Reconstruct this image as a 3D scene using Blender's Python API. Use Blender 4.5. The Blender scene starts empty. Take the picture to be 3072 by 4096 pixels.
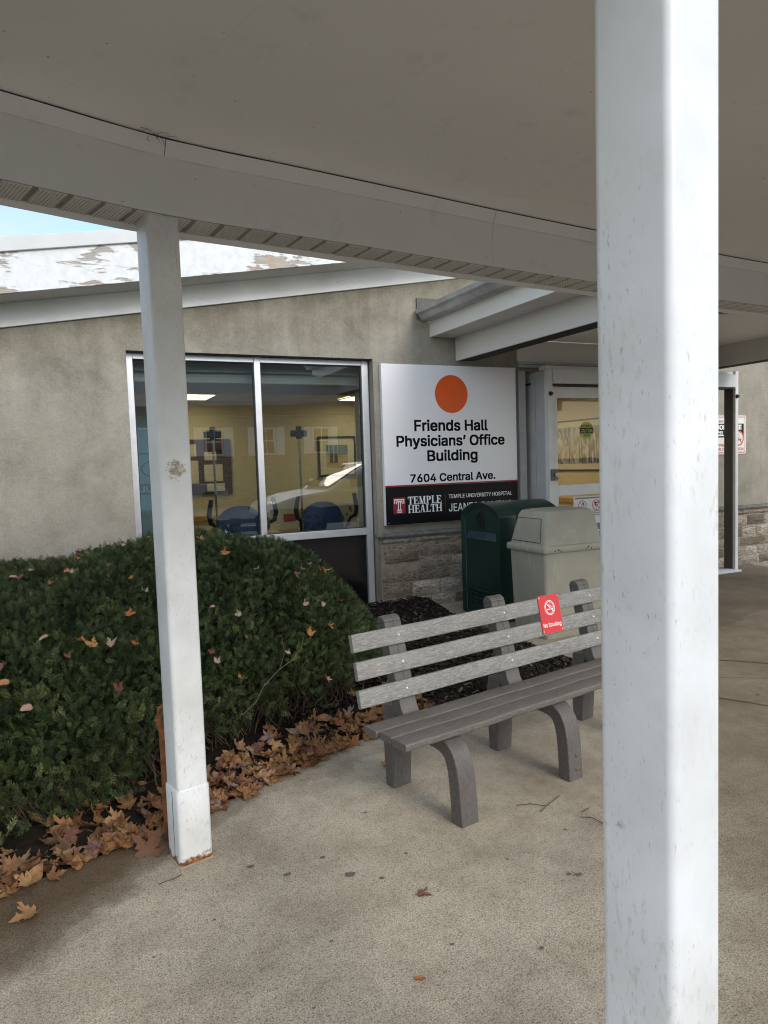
import bpy, bmesh, math, random
import numpy as np
from mathutils import Matrix, Vector
from mathutils.geometry import delaunay_2d_cdt

random.seed(7)
rng = np.random.default_rng(7)
S = bpy.context.scene
COL = S.collection
R = math.radians

# ------------------------------------------------------------------ camera
cam_d = bpy.data.cameras.new('camera')
cam = bpy.data.objects.new('camera', cam_d)
COL.objects.link(cam)
S.camera = cam
cam_d.sensor_fit = 'VERTICAL'
cam_d.sensor_height = 36.0
cam_d.lens = 36.0 * 2820.9 / 4096.0
cam_d.clip_start = 0.05
cam_d.clip_end = 2000
_r = (0.90593, -0.42216, -0.03264)
_u = (0.05873, 0.04895, 0.99707)
_f = (0.41933, 0.90520, -0.06914)
m4 = Matrix(((_r[0], _u[0], -_f[0], 0), (_r[1], _u[1], -_f[1], 0), (_r[2], _u[2], -_f[2], 1.6), (0, 0, 0, 1)))
cam.matrix_world = m4
cam_d.dof.use_dof = True
cam_d.dof.focus_distance = 4.6
cam_d.dof.aperture_fstop = cam_d.lens / 1.6

# ------------------------------------------------------------------ world, sun, exposure
SUN_EL, SUN_AZ = R(30), R(166)          # azimuth clockwise from +Y
W = bpy.data.worlds.new('World')
S.world = W
W.use_nodes = True
wn = W.node_tree
wn.nodes.clear()
w_out = wn.nodes.new('ShaderNodeOutputWorld')
w_bg = wn.nodes.new('ShaderNodeBackground')
w_sky = wn.nodes.new('ShaderNodeTexSky')
w_sky.sky_type = 'NISHITA'
w_sky.sun_disc = False
w_sky.sun_elevation = SUN_EL
w_sky.sun_rotation = SUN_AZ
w_sky.air_density = 1.0
w_sky.dust_density = 0.6
w_tc = wn.nodes.new('ShaderNodeTexCoord')
w_map = wn.nodes.new('ShaderNodeMapping')
w_map.inputs['Scale'].default_value = (1, 1, 2.2)
w_map.inputs['Location'].default_value = (0.35, 0.1, 0.4)
w_nz = wn.nodes.new('ShaderNodeTexNoise')
w_nz.inputs['Scale'].default_value = 3.2
w_nz.inputs['Detail'].default_value = 7
w_nz.inputs['Roughness'].default_value = 0.58
w_rp = wn.nodes.new('ShaderNodeValToRGB')
w_rp.color_ramp.elements[0].position = 0.42
w_rp.color_ramp.elements[1].position = 0.66
w_mx = wn.nodes.new('ShaderNodeMix')
w_mx.data_type = 'RGBA'
w_mx.inputs[7].default_value = (8.6, 8.8, 9.2, 1)
wn.links.new(w_tc.outputs['Generated'], w_map.inputs['Vector'])
wn.links.new(w_map.outputs['Vector'], w_nz.inputs['Vector'])
wn.links.new(w_nz.outputs['Fac'], w_rp.inputs['Fac'])
w_sep = wn.nodes.new('ShaderNodeSeparateXYZ')
wn.links.new(w_tc.outputs['Generated'], w_sep.inputs[0])
w_mr = wn.nodes.new('ShaderNodeMapRange')
w_mr.inputs['From Min'].default_value = -1.0
w_mr.inputs['From Max'].default_value = 0.8
w_mr.inputs['To Min'].default_value = 11.5
w_mr.inputs['To Max'].default_value = 3.5
wn.links.new(w_sep.outputs[1], w_mr.inputs['Value'])
w_sc = wn.nodes.new('ShaderNodeVectorMath')
w_sc.operation = 'SCALE'
w_sc.inputs[0].default_value = (0.94, 0.97, 1.0)
wn.links.new(w_mr.outputs['Result'], w_sc.inputs['Scale'])
wn.links.new(w_sc.outputs['Vector'], w_mx.inputs[7])
wn.links.new(w_rp.outputs['Color'], w_mx.inputs[0])
wn.links.new(w_sky.outputs['Color'], w_mx.inputs[6])
wn.links.new(w_mx.outputs[2], w_bg.inputs['Color'])
w_bg.inputs['Strength'].default_value = 0.13
wn.links.new(w_bg.outputs['Background'], w_out.inputs['Surface'])

sun_d = bpy.data.lights.new('sun', 'SUN')
sun = bpy.data.objects.new('sun', sun_d)
COL.objects.link(sun)
sun_d.energy = 1.0
sun_d.angle = R(24)
sun_d.color = (1.0, 0.95, 0.88)
_sd = Vector((math.sin(SUN_AZ) * math.cos(SUN_EL), math.cos(SUN_AZ) * math.cos(SUN_EL), math.sin(SUN_EL)))
sun.rotation_euler = _sd.to_track_quat('Z', 'Y').to_euler()

S.view_settings.view_transform = 'Standard'
S.view_settings.look = 'None'
S.view_settings.exposure = 1.0
S.view_settings.gamma = 1.0
S.render.engine = 'CYCLES'
S.cycles.use_denoising = True
S.cycles.pixel_filter_type = 'BLACKMAN_HARRIS'
S.cycles.filter_width = 1.1
S.cycles.max_bounces = 8
S.cycles.diffuse_bounces = 5
S.cycles.transparent_max_bounces = 12
S.cycles.sample_clamp_indirect = 6.0

# ------------------------------------------------------------------ material helpers
def lin(r, g, b):
    """sRGB 0-255 to linear"""
    def c(v):
        v /= 255.0
        return v / 12.92 if v <= 0.04045 else ((v + 0.055) / 1.055) ** 2.4
    return (c(r), c(g), c(b), 1)

class Mat:
    def __init__(self, name, color=(0.5, 0.5, 0.5), rough=0.6, metal=0.0, spec=0.5):
        self.m = bpy.data.materials.new(name)
        self.m.use_nodes = True
        self.nt = self.m.node_tree
        self.b = self.nt.nodes['Principled BSDF']
        self.set('Base Color', color)
        self.set('Roughness', rough)
        self.set('Metallic', metal)
        self.set('Specular IOR Level', spec)
        self._tc = None
    def set(self, k, v):
        s = self.b.inputs[k]
        if hasattr(v, 'is_linked') or isinstance(v, bpy.types.NodeSocket):
            self.nt.links.new(v, s)
        elif s.type == 'RGBA':
            s.default_value = tuple(v)[:3] + (1,)
        else:
            s.default_value = v
    def n(self, typ, out=0, props=None, **inp):
        nd = self.nt.nodes.new(typ)
        for k, v in (props or {}).items():
            setattr(nd, k, v)
        for k, v in inp.items():
            s = nd.inputs[int(k[1:])] if k[0] == '_' and k[1:].isdigit() else nd.inputs[k]
            if isinstance(v, bpy.types.NodeSocket):
                self.nt.links.new(v, s)
            else:
                if s.type == 'RGBA' and len(v) == 3:
                    v = tuple(v) + (1,)
                s.default_value = v
        return nd.outputs[out]
    def obj(self, scale=(1, 1, 1), loc=(0, 0, 0), rot=(0, 0, 0)):
        if self._tc is None:
            self._tc = self.nt.nodes.new('ShaderNodeTexCoord')
        o = self._tc.outputs['Object']
        if scale == (1, 1, 1) and loc == (0, 0, 0) and rot == (0, 0, 0):
            return o
        return self.n('ShaderNodeMapping', Vector=o, Scale=scale, Location=loc, Rotation=rot)
    def noise(self, scale, detail=4, rough=0.55, vec=None, dist=0.0):
        return self.n('ShaderNodeTexNoise', Vector=vec or self.obj(), Scale=scale, Detail=detail, Roughness=rough, Distortion=dist)
    def ramp(self, fac, stops, interp='LINEAR'):
        nd = self.nt.nodes.new('ShaderNodeValToRGB')
        cr = nd.color_ramp
        cr.interpolation = interp
        while len(cr.elements) < len(stops):
            cr.elements.new(0.5)
        for e, (p, c) in zip(cr.elements, stops):
            e.position = p
            if isinstance(c, (int, float)):
                c = (c, c, c)
            e.color = tuple(c)[:3] + (1,)
        self.nt.links.new(fac, nd.inputs[0])
        return nd.outputs[0]
    def mix(self, fac, a, b, mode='MIX'):
        nd = self.nt.nodes.new('ShaderNodeMix')
        nd.data_type = 'RGBA'
        nd.blend_type = mode
        for i, v in ((0, fac), (6, a), (7, b)):
            if isinstance(v, bpy.types.NodeSocket):
                self.nt.links.new(v, nd.inputs[i])
            elif i == 0:
                nd.inputs[0].default_value = v
            else:
                nd.inputs[i].default_value = tuple(v)[:3] + (1,)
        return nd.outputs[2]
    def math(self, op, a, b=0.0, c=0.0):
        nd = self.nt.nodes.new('ShaderNodeMath')
        nd.operation = op
        for i, v in enumerate((a, b, c)):
            if isinstance(v, bpy.types.NodeSocket):
                self.nt.links.new(v, nd.inputs[i])
            else:
                nd.inputs[i].default_value = v
        return nd.outputs[0]
    def bump(self, h, strength=0.3, dist=0.01):
        o = self.n('ShaderNodeBump', Height=h, Strength=strength, Distance=dist)
        self.nt.links.new(o, self.b.inputs['Normal'])

MATS = {}
def plain(name, color, rough=0.6, metal=0.0, spec=0.5, var=0.12, vs=9.0, bump=0.0, bs=120.0):
    """a colour with uneven tone and a fine bump"""
    M = Mat(name, color, rough, metal, spec)
    nz = M.noise(vs, 5)
    lo = tuple(c * (1 - var) for c in color[:3])
    hi = tuple(min(1, c * (1 + var)) for c in color[:3])
    M.set('Base Color', M.ramp(nz, [(0.3, lo), (0.7, hi)]))
    if bump:
        M.bump(M.noise(bs, 3), bump, 0.004)
    MATS[name] = M.m
    return M.m

# concrete walk
M = Mat('concrete', (0.3, 0.28, 0.24), 0.85, spec=0.3)
fine = M.noise(190, 3, 0.8)
mid = M.noise(85, 3, 0.6)
big = M.noise(1.1, 5, 0.6)
big2 = M.noise(5.0, 5, 0.6)
c1 = M.ramp(fine, [(0.34, (0.07, 0.060, 0.046)), (0.43, (0.355, 0.308, 0.236)), (0.56, (0.55, 0.484, 0.380)), (0.72, (0.78, 0.70, 0.57))])
c2 = M.ramp(mid, [(0.32, (0.62, 0.60, 0.58)), (0.48, (1, 1, 1))])
c = M.mix(1.0, c1, c2, 'MULTIPLY')
c = M.mix(1.0, c, M.ramp(big, [(0.32, (0.70, 0.685, 0.665)), (0.60, (1.06, 1.05, 1.02))]), 'MULTIPLY')
c = M.mix(1.0, c, M.ramp(M.noise(26, 5, 0.7), [(0.32, (0.85, 0.845, 0.83)), (0.5, (1.0, 1.0, 1.0)), (0.68, (1.08, 1.08, 1.07))]), 'MULTIPLY')
c = M.mix(1.0, c, M.ramp(big2, [(0.30, (0.80, 0.78, 0.75)), (0.58, (1.0, 1.0, 1.0))]), 'MULTIPLY')
# tannin stain washed out of the leaf litter onto the slab, on the left by the post
sep = M.nt.nodes.new('ShaderNodeSeparateXYZ')
M.nt.links.new(M.obj(), sep.inputs[0])
d_ = M.math('SUBTRACT', M.math('ADD', 3.08, M.math('MULTIPLY', sep.outputs[0], 0.27)), sep.outputs[1])
d_ = M.math('ADD', d_, M.math('MULTIPLY', M.math('SUBTRACT', M.noise(4.0, 6, 0.65), 0.5), 0.42))
w_ = M.math('MAXIMUM', M.math('SUBTRACT', 0.50, M.math('MULTIPLY', sep.outputs[0], 0.62)), 0.05)
stain = M.ramp(M.math('DIVIDE', d_, w_), [(0.40, 1.0), (0.80, 0.66), (1.2, 0.0)])
stain = M.math('MULTIPLY', stain, M.ramp(sep.outputs[0], [(0.15, 1.0), (0.75, 0.25)]))
c = M.mix(M.math('MULTIPLY', stain, 0.92), c, M.mix(1.0, c, (0.22, 0.15, 0.088), 'MULTIPLY'))
# darker and browner towards the entrance side, along a ragged edge
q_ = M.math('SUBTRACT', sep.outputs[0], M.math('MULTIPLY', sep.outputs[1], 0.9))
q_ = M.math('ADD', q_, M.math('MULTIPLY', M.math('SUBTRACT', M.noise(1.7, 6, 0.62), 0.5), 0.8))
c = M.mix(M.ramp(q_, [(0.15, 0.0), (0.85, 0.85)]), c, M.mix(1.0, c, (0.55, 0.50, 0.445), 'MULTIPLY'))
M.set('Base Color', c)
M.bump(M.math('ADD', fine, M.math('MULTIPLY', mid, 0.8)), 0.5, 0.004)
MATS['concrete'] = M.m

M = Mat('old_concrete', (0.2, 0.17, 0.14), 0.85, spec=0.3)
fine = M.noise(150, 3, 0.7)
c1 = M.ramp(fine, [(0.32, (0.07, 0.06, 0.05)), (0.46, (0.205, 0.180, 0.148)), (0.7, (0.285, 0.255, 0.215))])
c = M.mix(1.0, c1, M.ramp(M.noise(2.2, 6, 0.65), [(0.3, (0.72, 0.70, 0.68)), (0.65, (1.05, 1.03, 1.0))]), 'MULTIPLY')
M.set('Base Color', c)
M.bump(fine, 0.3, 0.004)
MATS['old_concrete'] = M.m

# white paint on steel posts, chipped and rust-spotted
def post_paint(name, crackz):
    M = Mat(name, (0.7, 0.7, 0.68), 0.38, spec=0.45)
    base = M.ramp(M.noise(6, 5), [(0.3, (0.66, 0.66, 0.64)), (0.7, (0.78, 0.785, 0.775))])
    st = M.obj(scale=(110, 110, 22))
    chips = M.n('ShaderNodeTexNoise', Vector=st, Scale=2.1, Detail=4.0, Roughness=0.62)
    chipm = M.ramp(chips, [(0.63, 0.0), (0.68, 1.0)])
    area = M.ramp(M.noise(2.6, 5, 0.6), [(0.47, 0.0), (0.60, 1.0)])
    f = M.math('MULTIPLY', chipm, area)
    c = M.mix(M.math('MULTIPLY', f, 0.55), base, (0.17, 0.155, 0.125))
    # rust spots
    rust = M.ramp(M.noise(4.2, 6, 0.7, vec=M.obj(loc=(3.1, 1.7, 0.6))), [(0.685, 0.0), (0.75, 1.0)])
    c = M.mix(M.math('MULTIPLY', rust, 0.75), c, (0.30, 0.17, 0.07))
    # one scabbed patch of bare rusty metal on the slim post
    sv = M.nt.nodes.new('ShaderNodeVectorMath'); sv.operation = 'DISTANCE'
    M.nt.links.new(M.obj(), sv.inputs[0]); sv.inputs[1].default_value = (0.432, 2.859, 1.60)
    sd_ = M.math('ADD', sv.outputs['Value'], M.math('MULTIPLY', M.math('SUBTRACT', M.noise(55, 5, 0.7), 0.5), 0.13))
    c = M.mix(M.ramp(sd_, [(0.018, 0.85), (0.034, 0.0)]), c, M.ramp(M.noise(90, 3), [(0.35, (0.12, 0.06, 0.025)), (0.65, (0.42, 0.30, 0.16))]))
    # beige flaking
    fl = M.n('ShaderNodeTexNoise', Vector=M.obj(scale=(60, 60, 24), loc=(1, 2, 0)), Scale=1.5, Detail=5.0, Roughness=0.65)
    c = M.mix(M.math('MULTIPLY', M.ramp(fl, [(0.55, 0.0), (0.64, 0.45)]), M.ramp(M.noise(1.9, 3, vec=M.obj(loc=(4, 1, 2.2))), [(0.46, 0.0), (0.58, 1.0)])), c, (0.50, 0.45, 0.36))
    # dull grime film
    c = M.mix(M.ramp(M.noise(2.0, 5), [(0.46, 0.0), (0.8, 0.35)]), c, (0.42, 0.39, 0.32))
    # rusted foot
    sp = M.nt.nodes.new('ShaderNodeSeparateXYZ')
    M.nt.links.new(M.obj(), sp.inputs[0])
    hz = M.math('ADD', sp.outputs[2], M.math('MULTIPLY', M.math('SUBTRACT', M.noise(30, 5), 0.5), 0.10))
    foot = M.ramp(M.math('MULTIPLY', hz, 10.0), [(0.20, 1.0), (0.34, 0.0)])
    c = M.mix(foot, c, M.ramp(M.noise(60, 4), [(0.3, (0.09, 0.035, 0.015)), (0.7, (0.36, 0.15, 0.05))]))
    M.set('Base Color', c)
    M.bump(M.math('ADD', M.math('MULTIPLY', f, -1.0), M.math('MULTIPLY', M.noise(90, 2), 0.25)), 0.28, 0.003)
    MATS[name] = M.m
post_paint('post_paint', 1)

# canopy metal: cream aluminium sheet with a little dirt
def canopy_paint(name, col, rough=0.42):
    M = Mat(name, col, rough, spec=0.4)
    c = M.ramp(M.noise(1.3, 5, 0.6), [(0.3, tuple(x * 0.95 for x in col)), (0.7, col)])
    c = M.mix(M.ramp(M.noise(5.5, 6, 0.7), [(0.58, 0.0), (0.85, 0.5)]), c, tuple(x * 0.55 for x in col))
    sp = M.ramp(M.noise(45, 2, 0.5), [(0.755, 0.0), (0.77, 1.0)])
    c = M.mix(M.math('MULTIPLY', sp, 0.6), c, (0.06, 0.05, 0.04))
    M.set('Base Color', c)
    M.bump(M.noise(2.5, 3), 0.06, 0.02)
    MATS[name] = M.m
canopy_paint('canopy_ceiling', (0.88, 0.868, 0.84), 0.5)
canopy_paint('canopy_sheet', (0.84, 0.83, 0.80))
canopy_paint('entrance_sheet', (0.72, 0.70, 0.65))
plain('groove_grey', (0.34, 0.32, 0.28), 0.8)
plain('shadow_gap', (0.03, 0.028, 0.025), 0.9)

# perforated soffit: real hole pattern laid out along the run of the panels (uv in metres)
M = Mat('perforated_soffit', (0.6, 0.57, 0.52), 0.5, spec=0.4)
uv = M.n('ShaderNodeUVMap', 0)
spuv = M.nt.nodes.new('ShaderNodeSeparateXYZ')
M.nt.links.new(uv, spuv.inputs[0])
fu = M.math('SUBTRACT', M.math('FRACT', M.math('DIVIDE', spuv.outputs[0], 0.0125)), 0.5)
fv = M.math('SUBTRACT', M.math('FRACT', M.math('DIVIDE', spuv.outputs[1], 0.0125)), 0.5)
dd = M.math('ADD', M.math('MULTIPLY', fu, fu), M.math('MULTIPLY', fv, fv))
hole = M.math('LESS_THAN', dd, 0.045)
c = M.mix(hole, M.ramp(M.noise(4, 5), [(0.3, (0.68, 0.66, 0.61)), (0.7, (0.78, 0.755, 0.71))]), (0.09, 0.085, 0.075))
M.set('Base Color', c)
MATS['perforated_soffit'] = M.m

# peeling painted fascia board
M = Mat('peeling_paint', (0.8, 0.8, 0.78), 0.6)
v = M.obj(scale=(1, 1, 2.1), rot=(0, R(-9.7), 0))
pn = M.n('ShaderNodeTexNoise', Vector=v, Scale=1.55, Detail=11.0, Roughness=0.60, Distortion=0.35)
spx = M.nt.nodes.new('ShaderNodeSeparateXYZ')
M.nt.links.new(M.obj(rot=(0, R(-9.7), 0)), spx.inputs[0])
streak = M.n('ShaderNodeTexNoise', Vector=M.obj(scale=(2.5, 1, 30), rot=(0, R(-9.7), 0)), Scale=1.5, Detail=6.0, Roughness=0.6)
pf = M.math('ADD', pn, M.math('MULTIPLY', M.math('SUBTRACT', streak, 0.5), 0.26))
peel = M.ramp(pf, [(0.548, 0.0), (0.560, 1.0)])
grain = M.n('ShaderNodeTexNoise', Vector=M.obj(scale=(3, 1, 60), rot=(0, R(-9.7), 0)), Scale=2.0, Detail=6.0, Roughness=0.7)
wood = M.ramp(grain, [(0.28, (0.15, 0.125, 0.10)), (0.5, (0.33, 0.295, 0.255)), (0.75, (0.47, 0.445, 0.41))])
wood = M.mix(M.ramp(M.noise(2.6, 4, vec=M.obj(loc=(5.2, 0, 1))), [(0.50, 0.0), (0.68, 0.75)]), wood, (0.40, 0.27, 0.14))
paint = M.ramp(M.noise(14, 5), [(0.3, (0.56, 0.57, 0.575)), (0.7, (0.68, 0.69, 0.69))])
edge = M.ramp(pf, [(0.530, 0.0), (0.544, 0.55), (0.551, 0.0)])
c = M.mix(peel, paint, wood)
c = M.mix(edge, c, (0.25, 0.23, 0.2))
M.set('Base Color', c)
M.bump(M.math('ADD', M.math('MULTIPLY', peel, -1.0), M.math('MULTIPLY', grain, 0.3)), 0.7, 0.006)
MATS['peeling_paint'] = M.m

M = Mat('crazed_white', (0.7, 0.7, 0.67), 0.55)
vor = M.n('ShaderNodeTexVoronoi', 0, props={'feature': 'DISTANCE_TO_EDGE'}, Vector=M.obj(scale=(6, 6, 14)), Scale=1.3)
cr = M.math('MULTIPLY', M.ramp(vor, [(0.0, 1.0), (0.012, 0.0)]), M.ramp(M.noise(1.6, 4), [(0.48, 0.0), (0.58, 0.8)]))
c = M.ramp(M.noise(2.5, 5), [(0.3, (0.60, 0.60, 0.57)), (0.7, (0.72, 0.72, 0.69))])
M.set('Base Color', M.mix(cr, c, (0.2, 0.18, 0.15)))
MATS['crazed_white'] = M.m

# stucco
M = Mat('stucco', (0.36, 0.33, 0.27), 0.9, spec=0.2)
b1 = M.noise(0.9, 7, 0.66, dist=0.25)
b2 = M.noise(3.1, 9, 0.72, dist=0.3)
run = M.n('ShaderNodeTexNoise', Vector=M.obj(scale=(5, 5, 0.7)), Scale=1.4, Detail=5.0, Roughness=0.6)
c = M.ramp(b1, [(0.28, (0.270, 0.249, 0.204)), (0.5, (0.308, 0.285, 0.236)), (0.72, (0.345, 0.322, 0.270))])
c = M.mix(1.0, c, M.ramp(b2, [(0.30, (0.80, 0.79, 0.76)), (0.50, (1.0, 1.0, 1.0)), (0.70, (1.14, 1.135, 1.12))]), 'MULTIPLY')
c = M.mix(1.0, c, M.ramp(M.noise(75, 3, 0.75), [(0.32, (0.84, 0.835, 0.82)), (0.5, (1.0, 1.0, 1.0)), (0.7, (1.08, 1.08, 1.08))]), 'MULTIPLY')
c = M.mix(1.0, c, M.ramp(run, [(0.34, (0.93, 0.925, 0.905)), (0.5, (1, 1, 1)), (0.68, (1.04, 1.04, 1.03))]), 'MULTIPLY')
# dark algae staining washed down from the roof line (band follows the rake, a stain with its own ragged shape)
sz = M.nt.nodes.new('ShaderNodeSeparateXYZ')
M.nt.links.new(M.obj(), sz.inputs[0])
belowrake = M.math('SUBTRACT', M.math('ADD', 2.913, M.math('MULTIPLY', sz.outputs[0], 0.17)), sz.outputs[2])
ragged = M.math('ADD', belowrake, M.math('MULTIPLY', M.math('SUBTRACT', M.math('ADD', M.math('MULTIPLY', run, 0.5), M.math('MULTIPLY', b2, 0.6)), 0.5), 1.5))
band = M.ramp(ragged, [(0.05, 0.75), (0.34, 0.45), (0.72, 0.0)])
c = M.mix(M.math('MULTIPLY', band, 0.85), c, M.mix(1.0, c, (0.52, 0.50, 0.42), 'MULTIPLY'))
M.set('Base Color', c)
M.bump(M.math('ADD', M.noise(110, 3, 0.7), M.math('MULTIPLY', M.noise(14, 4), 0.9)), 0.8, 0.008)
MATS['stucco'] = M.m

# fieldstone
M = Mat('fieldstone', (0.2, 0.18, 0.15), 0.9, spec=0.25)
geo = M.n('ShaderNodeNewGeometry', 'Random Per Island')
vv = M.obj(scale=(1, 1, 3.0))
g1 = M.n('ShaderNodeTexNoise', Vector=vv, Scale=13.0, Detail=7.0, Roughness=0.7, Distortion=1.2)
tone = M.ramp(geo, [(0.0, (0.14, 0.122, 0.10)), (0.35, (0.25, 0.215, 0.17)), (0.7, (0.28, 0.262, 0.235)), (1.0, (0.42, 0.38, 0.31))])
c = M.mix(1.0, tone, M.ramp(g1, [(0.32, (0.30, 0.28, 0.26)), (0.48, (1.05, 1.0, 0.95)), (0.70, (2.0, 1.92, 1.8))]), 'MULTIPLY')
c = M.mix(M.ramp(M.noise(4, 4), [(0.55, 0.0), (0.75, 0.5)]), c, (0.16, 0.105, 0.06))
M.set('Base Color', c)
M.bump(g1, 0.9, 0.03)
MATS['fieldstone'] = M.m
plain('mortar', (0.30, 0.25, 0.185), 0.95, spec=0.1, var=0.25, vs=12, bump=0.5, bs=90)
plain('slate_ledge', (0.17, 0.16, 0.145), 0.85, spec=0.3, var=0.35, vs=16, bump=0.6, bs=50)

plain('aluminium_frame', (0.62, 0.63, 0.65), 0.38, metal=0.55, var=0.06)
plain('white_aluminium', (0.66, 0.66, 0.65), 0.4, var=0.06)
plain('shaded_grey_panel', (0.44, 0.45, 0.46), 0.5, var=0.07)
plain('dark_bronze', (0.11, 0.095, 0.08), 0.45, metal=0.2, var=0.1)
plain('black_rubber', (0.015, 0.015, 0.015), 0.6)
plain('black_panel', (0.006, 0.006, 0.008), 0.12, spec=0.5)
plain('white_sign', (0.84, 0.84, 0.85), 0.32, spec=0.5, var=0.015, vs=2)
plain('sign_black', (0.005, 0.005, 0.006), 0.45, spec=0.2, var=0.1)
plain('letter_black', (0.006, 0.006, 0.007), 0.6, spec=0.12, var=0.05)
plain('letter_white', (0.90, 0.90, 0.90), 0.4, var=0.03)
plain('sign_orange', (0.78, 0.105, 0.012), 0.35, var=0.03)
plain('cherry_red', (0.30, 0.012, 0.035), 0.35, var=0.05)
plain('plate_red', (0.62, 0.028, 0.030), 0.38, var=0.06, vs=20)
plain('sign_red', (0.45, 0.03, 0.03), 0.4, var=0.1)
plain('orange_red', (0.55, 0.10, 0.05), 0.4, var=0.1)
plain('sticker_green', (0.42, 0.44, 0.03), 0.4, var=0.05)
plain('notice_teal', (0.10, 0.18, 0.22), 0.4, var=0.05)
plain('paper', (0.70, 0.69, 0.66), 0.6, var=0.04)
plain('galvanised', (0.42, 0.42, 0.41), 0.42, metal=0.35, var=0.3, vs=5)
plain('downspout_dirt', (0.10, 0.095, 0.09), 0.8, var=0.4, vs=14)
plain('bolt_metal', (0.60, 0.59, 0.56), 0.42, metal=0.45, var=0.1)
plain('rusty_bolt', (0.16, 0.09, 0.05), 0.7, metal=0.2, var=0.4, vs=40)
plain('chrome', (0.62, 0.62, 0.62), 0.15, metal=1.0, var=0.03)
plain('blue_plastic', (0.018, 0.055, 0.17), 0.42, var=0.06)
plain('navy_grip', (0.012, 0.018, 0.035), 0.5, var=0.1)
plain('yellow_wall', (0.70, 0.57, 0.33), 0.75, var=0.03, vs=2)
plain('lobby_white', (0.62, 0.63, 0.60), 0.7, var=0.03)
plain('ceiling_tile', (0.52, 0.49, 0.43), 0.9, var=0.08, vs=60)
plain('carpet', (0.16, 0.12, 0.08), 0.95, var=0.2, vs=80)
plain('frame_black', (0.02, 0.018, 0.016), 0.4)
plain('mat_board', (0.72, 0.62, 0.42), 0.7, var=0.03)
plain('oak', (0.50, 0.27, 0.07), 0.45, var=0.2, vs=8)
plain('cork_dark', (0.075, 0.035, 0.030), 0.6, var=0.15)
plain('rusty_stake', (0.25, 0.095, 0.03), 0.75, metal=0.1, var=0.4, vs=45, bump=0.4, bs=120)
plain('crack_dark', (0.055, 0.05, 0.043), 0.95, var=0.2)
plain('gum_dark', (0.11, 0.102, 0.090), 0.8, var=0.3, vs=50)
plain('asphalt', (0.115, 0.112, 0.108), 0.9, var=0.3, vs=30, bump=0.4, bs=160)
plain('lawn_grass', (0.10, 0.115, 0.035), 0.95, var=0.35, vs=5, bump=0.5, bs=40)
plain('roof_shingle', (0.08, 0.075, 0.07), 0.9, var=0.3, vs=20)
plain('roof_white', (0.52, 0.53, 0.53), 0.5, var=0.06, vs=3)
plain('twig_brown', (0.085, 0.052, 0.035), 0.85, var=0.35, vs=40)
plain('pale_twig', (0.20, 0.17, 0.125), 0.8, var=0.2, vs=40)

# parcel of plastics
M = Mat('green_plastic', (0.008, 0.035, 0.030), 0.36, spec=0.5)
c = M.ramp(M.noise(5, 5), [(0.3, (0.005, 0.024, 0.019)), (0.7, (0.008, 0.034, 0.027))])
M.set('Base Color', M.mix(M.ramp(M.noise(30, 4, 0.7), [(0.62, 0.0), (0.78, 0.35)]), c, (0.06, 0.075, 0.065)))
M.bump(M.noise(260, 2), 0.08, 0.002)
MATS['green_plastic'] = M.m
plain('green_inset', (0.022, 0.050, 0.052), 0.4, var=0.1)
plain('hole_black', (0.002, 0.002, 0.002), 0.9)

M = Mat('beige_plastic', (0.34, 0.32, 0.25), 0.55, spec=0.35)
c = M.ramp(M.noise(2.5, 5), [(0.3, (0.290, 0.272, 0.210)), (0.7, (0.365, 0.345, 0.275))])
scuff = M.n('ShaderNodeTexNoise', Vector=M.obj(scale=(9, 9, 2.2), rot=(0.3, 0.2, 0)), Scale=1.7, Detail=7.0, Roughness=0.68, Distortion=0.8)
c = M.mix(M.ramp(scuff, [(0.56, 0.0), (0.70, 0.55)]), c, (0.47, 0.45, 0.37))
c = M.mix(M.ramp(M.noise(3.3, 6, 0.7, vec=M.obj(loc=(2, 5, 1))), [(0.56, 0.0), (0.8, 0.5)]), c, (0.15, 0.135, 0.10))
M.set('Base Color', c)
M.bump(M.noise(90, 3), 0.12, 0.003)
MATS['beige_plastic'] = M.m

# recycled plastic lumber, weathered: swirled fine scratches
def lumber(name, a, b, cc, amt, sc=(8, 60, 60)):
    M = Mat(name, a, 0.5, spec=0.5)
    base = M.ramp(M.noise(4.0, 5, 0.6), [(0.3, a), (0.7, b)])
    sw = M.n('ShaderNodeTexNoise', Vector=M.obj(scale=sc), Scale=2.6, Detail=6.0, Roughness=0.72, Distortion=1.6)
    base = M.mix(M.ramp(sw, [(0.46, 0.0), (0.64, amt)]), base, cc)
    dk = M.n('ShaderNodeTexNoise', Vector=M.obj(scale=sc, loc=(3, 2, 1)), Scale=3.4, Detail=5.0, Roughness=0.7, Distortion=1.0)
    base = M.mix(M.ramp(dk, [(0.56, 0.0), (0.70, 0.75 * amt)]), base, tuple(x * 0.35 for x in a))
    M.set('Base Color', base)
    M.set('Roughness', M.ramp(sw, [(0.3, 0.42), (0.7, 0.62)]))
    M.bump(sw, 0.5, 0.004)
    MATS[name] = M.m
lumber('slat_lumber', (0.165, 0.157, 0.141), (0.222, 0.213, 0.194), (0.46, 0.45, 0.415), 0.72)
lumber('seat_lumber', (0.096, 0.083, 0.070), (0.135, 0.119, 0.102), (0.24, 0.222, 0.198), 0.55, (6, 50, 50))
lumber('support_lumber', (0.080, 0.070, 0.062), (0.112, 0.100, 0.090), (0.24, 0.225, 0.205), 0.34, (40, 18, 18))

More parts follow.
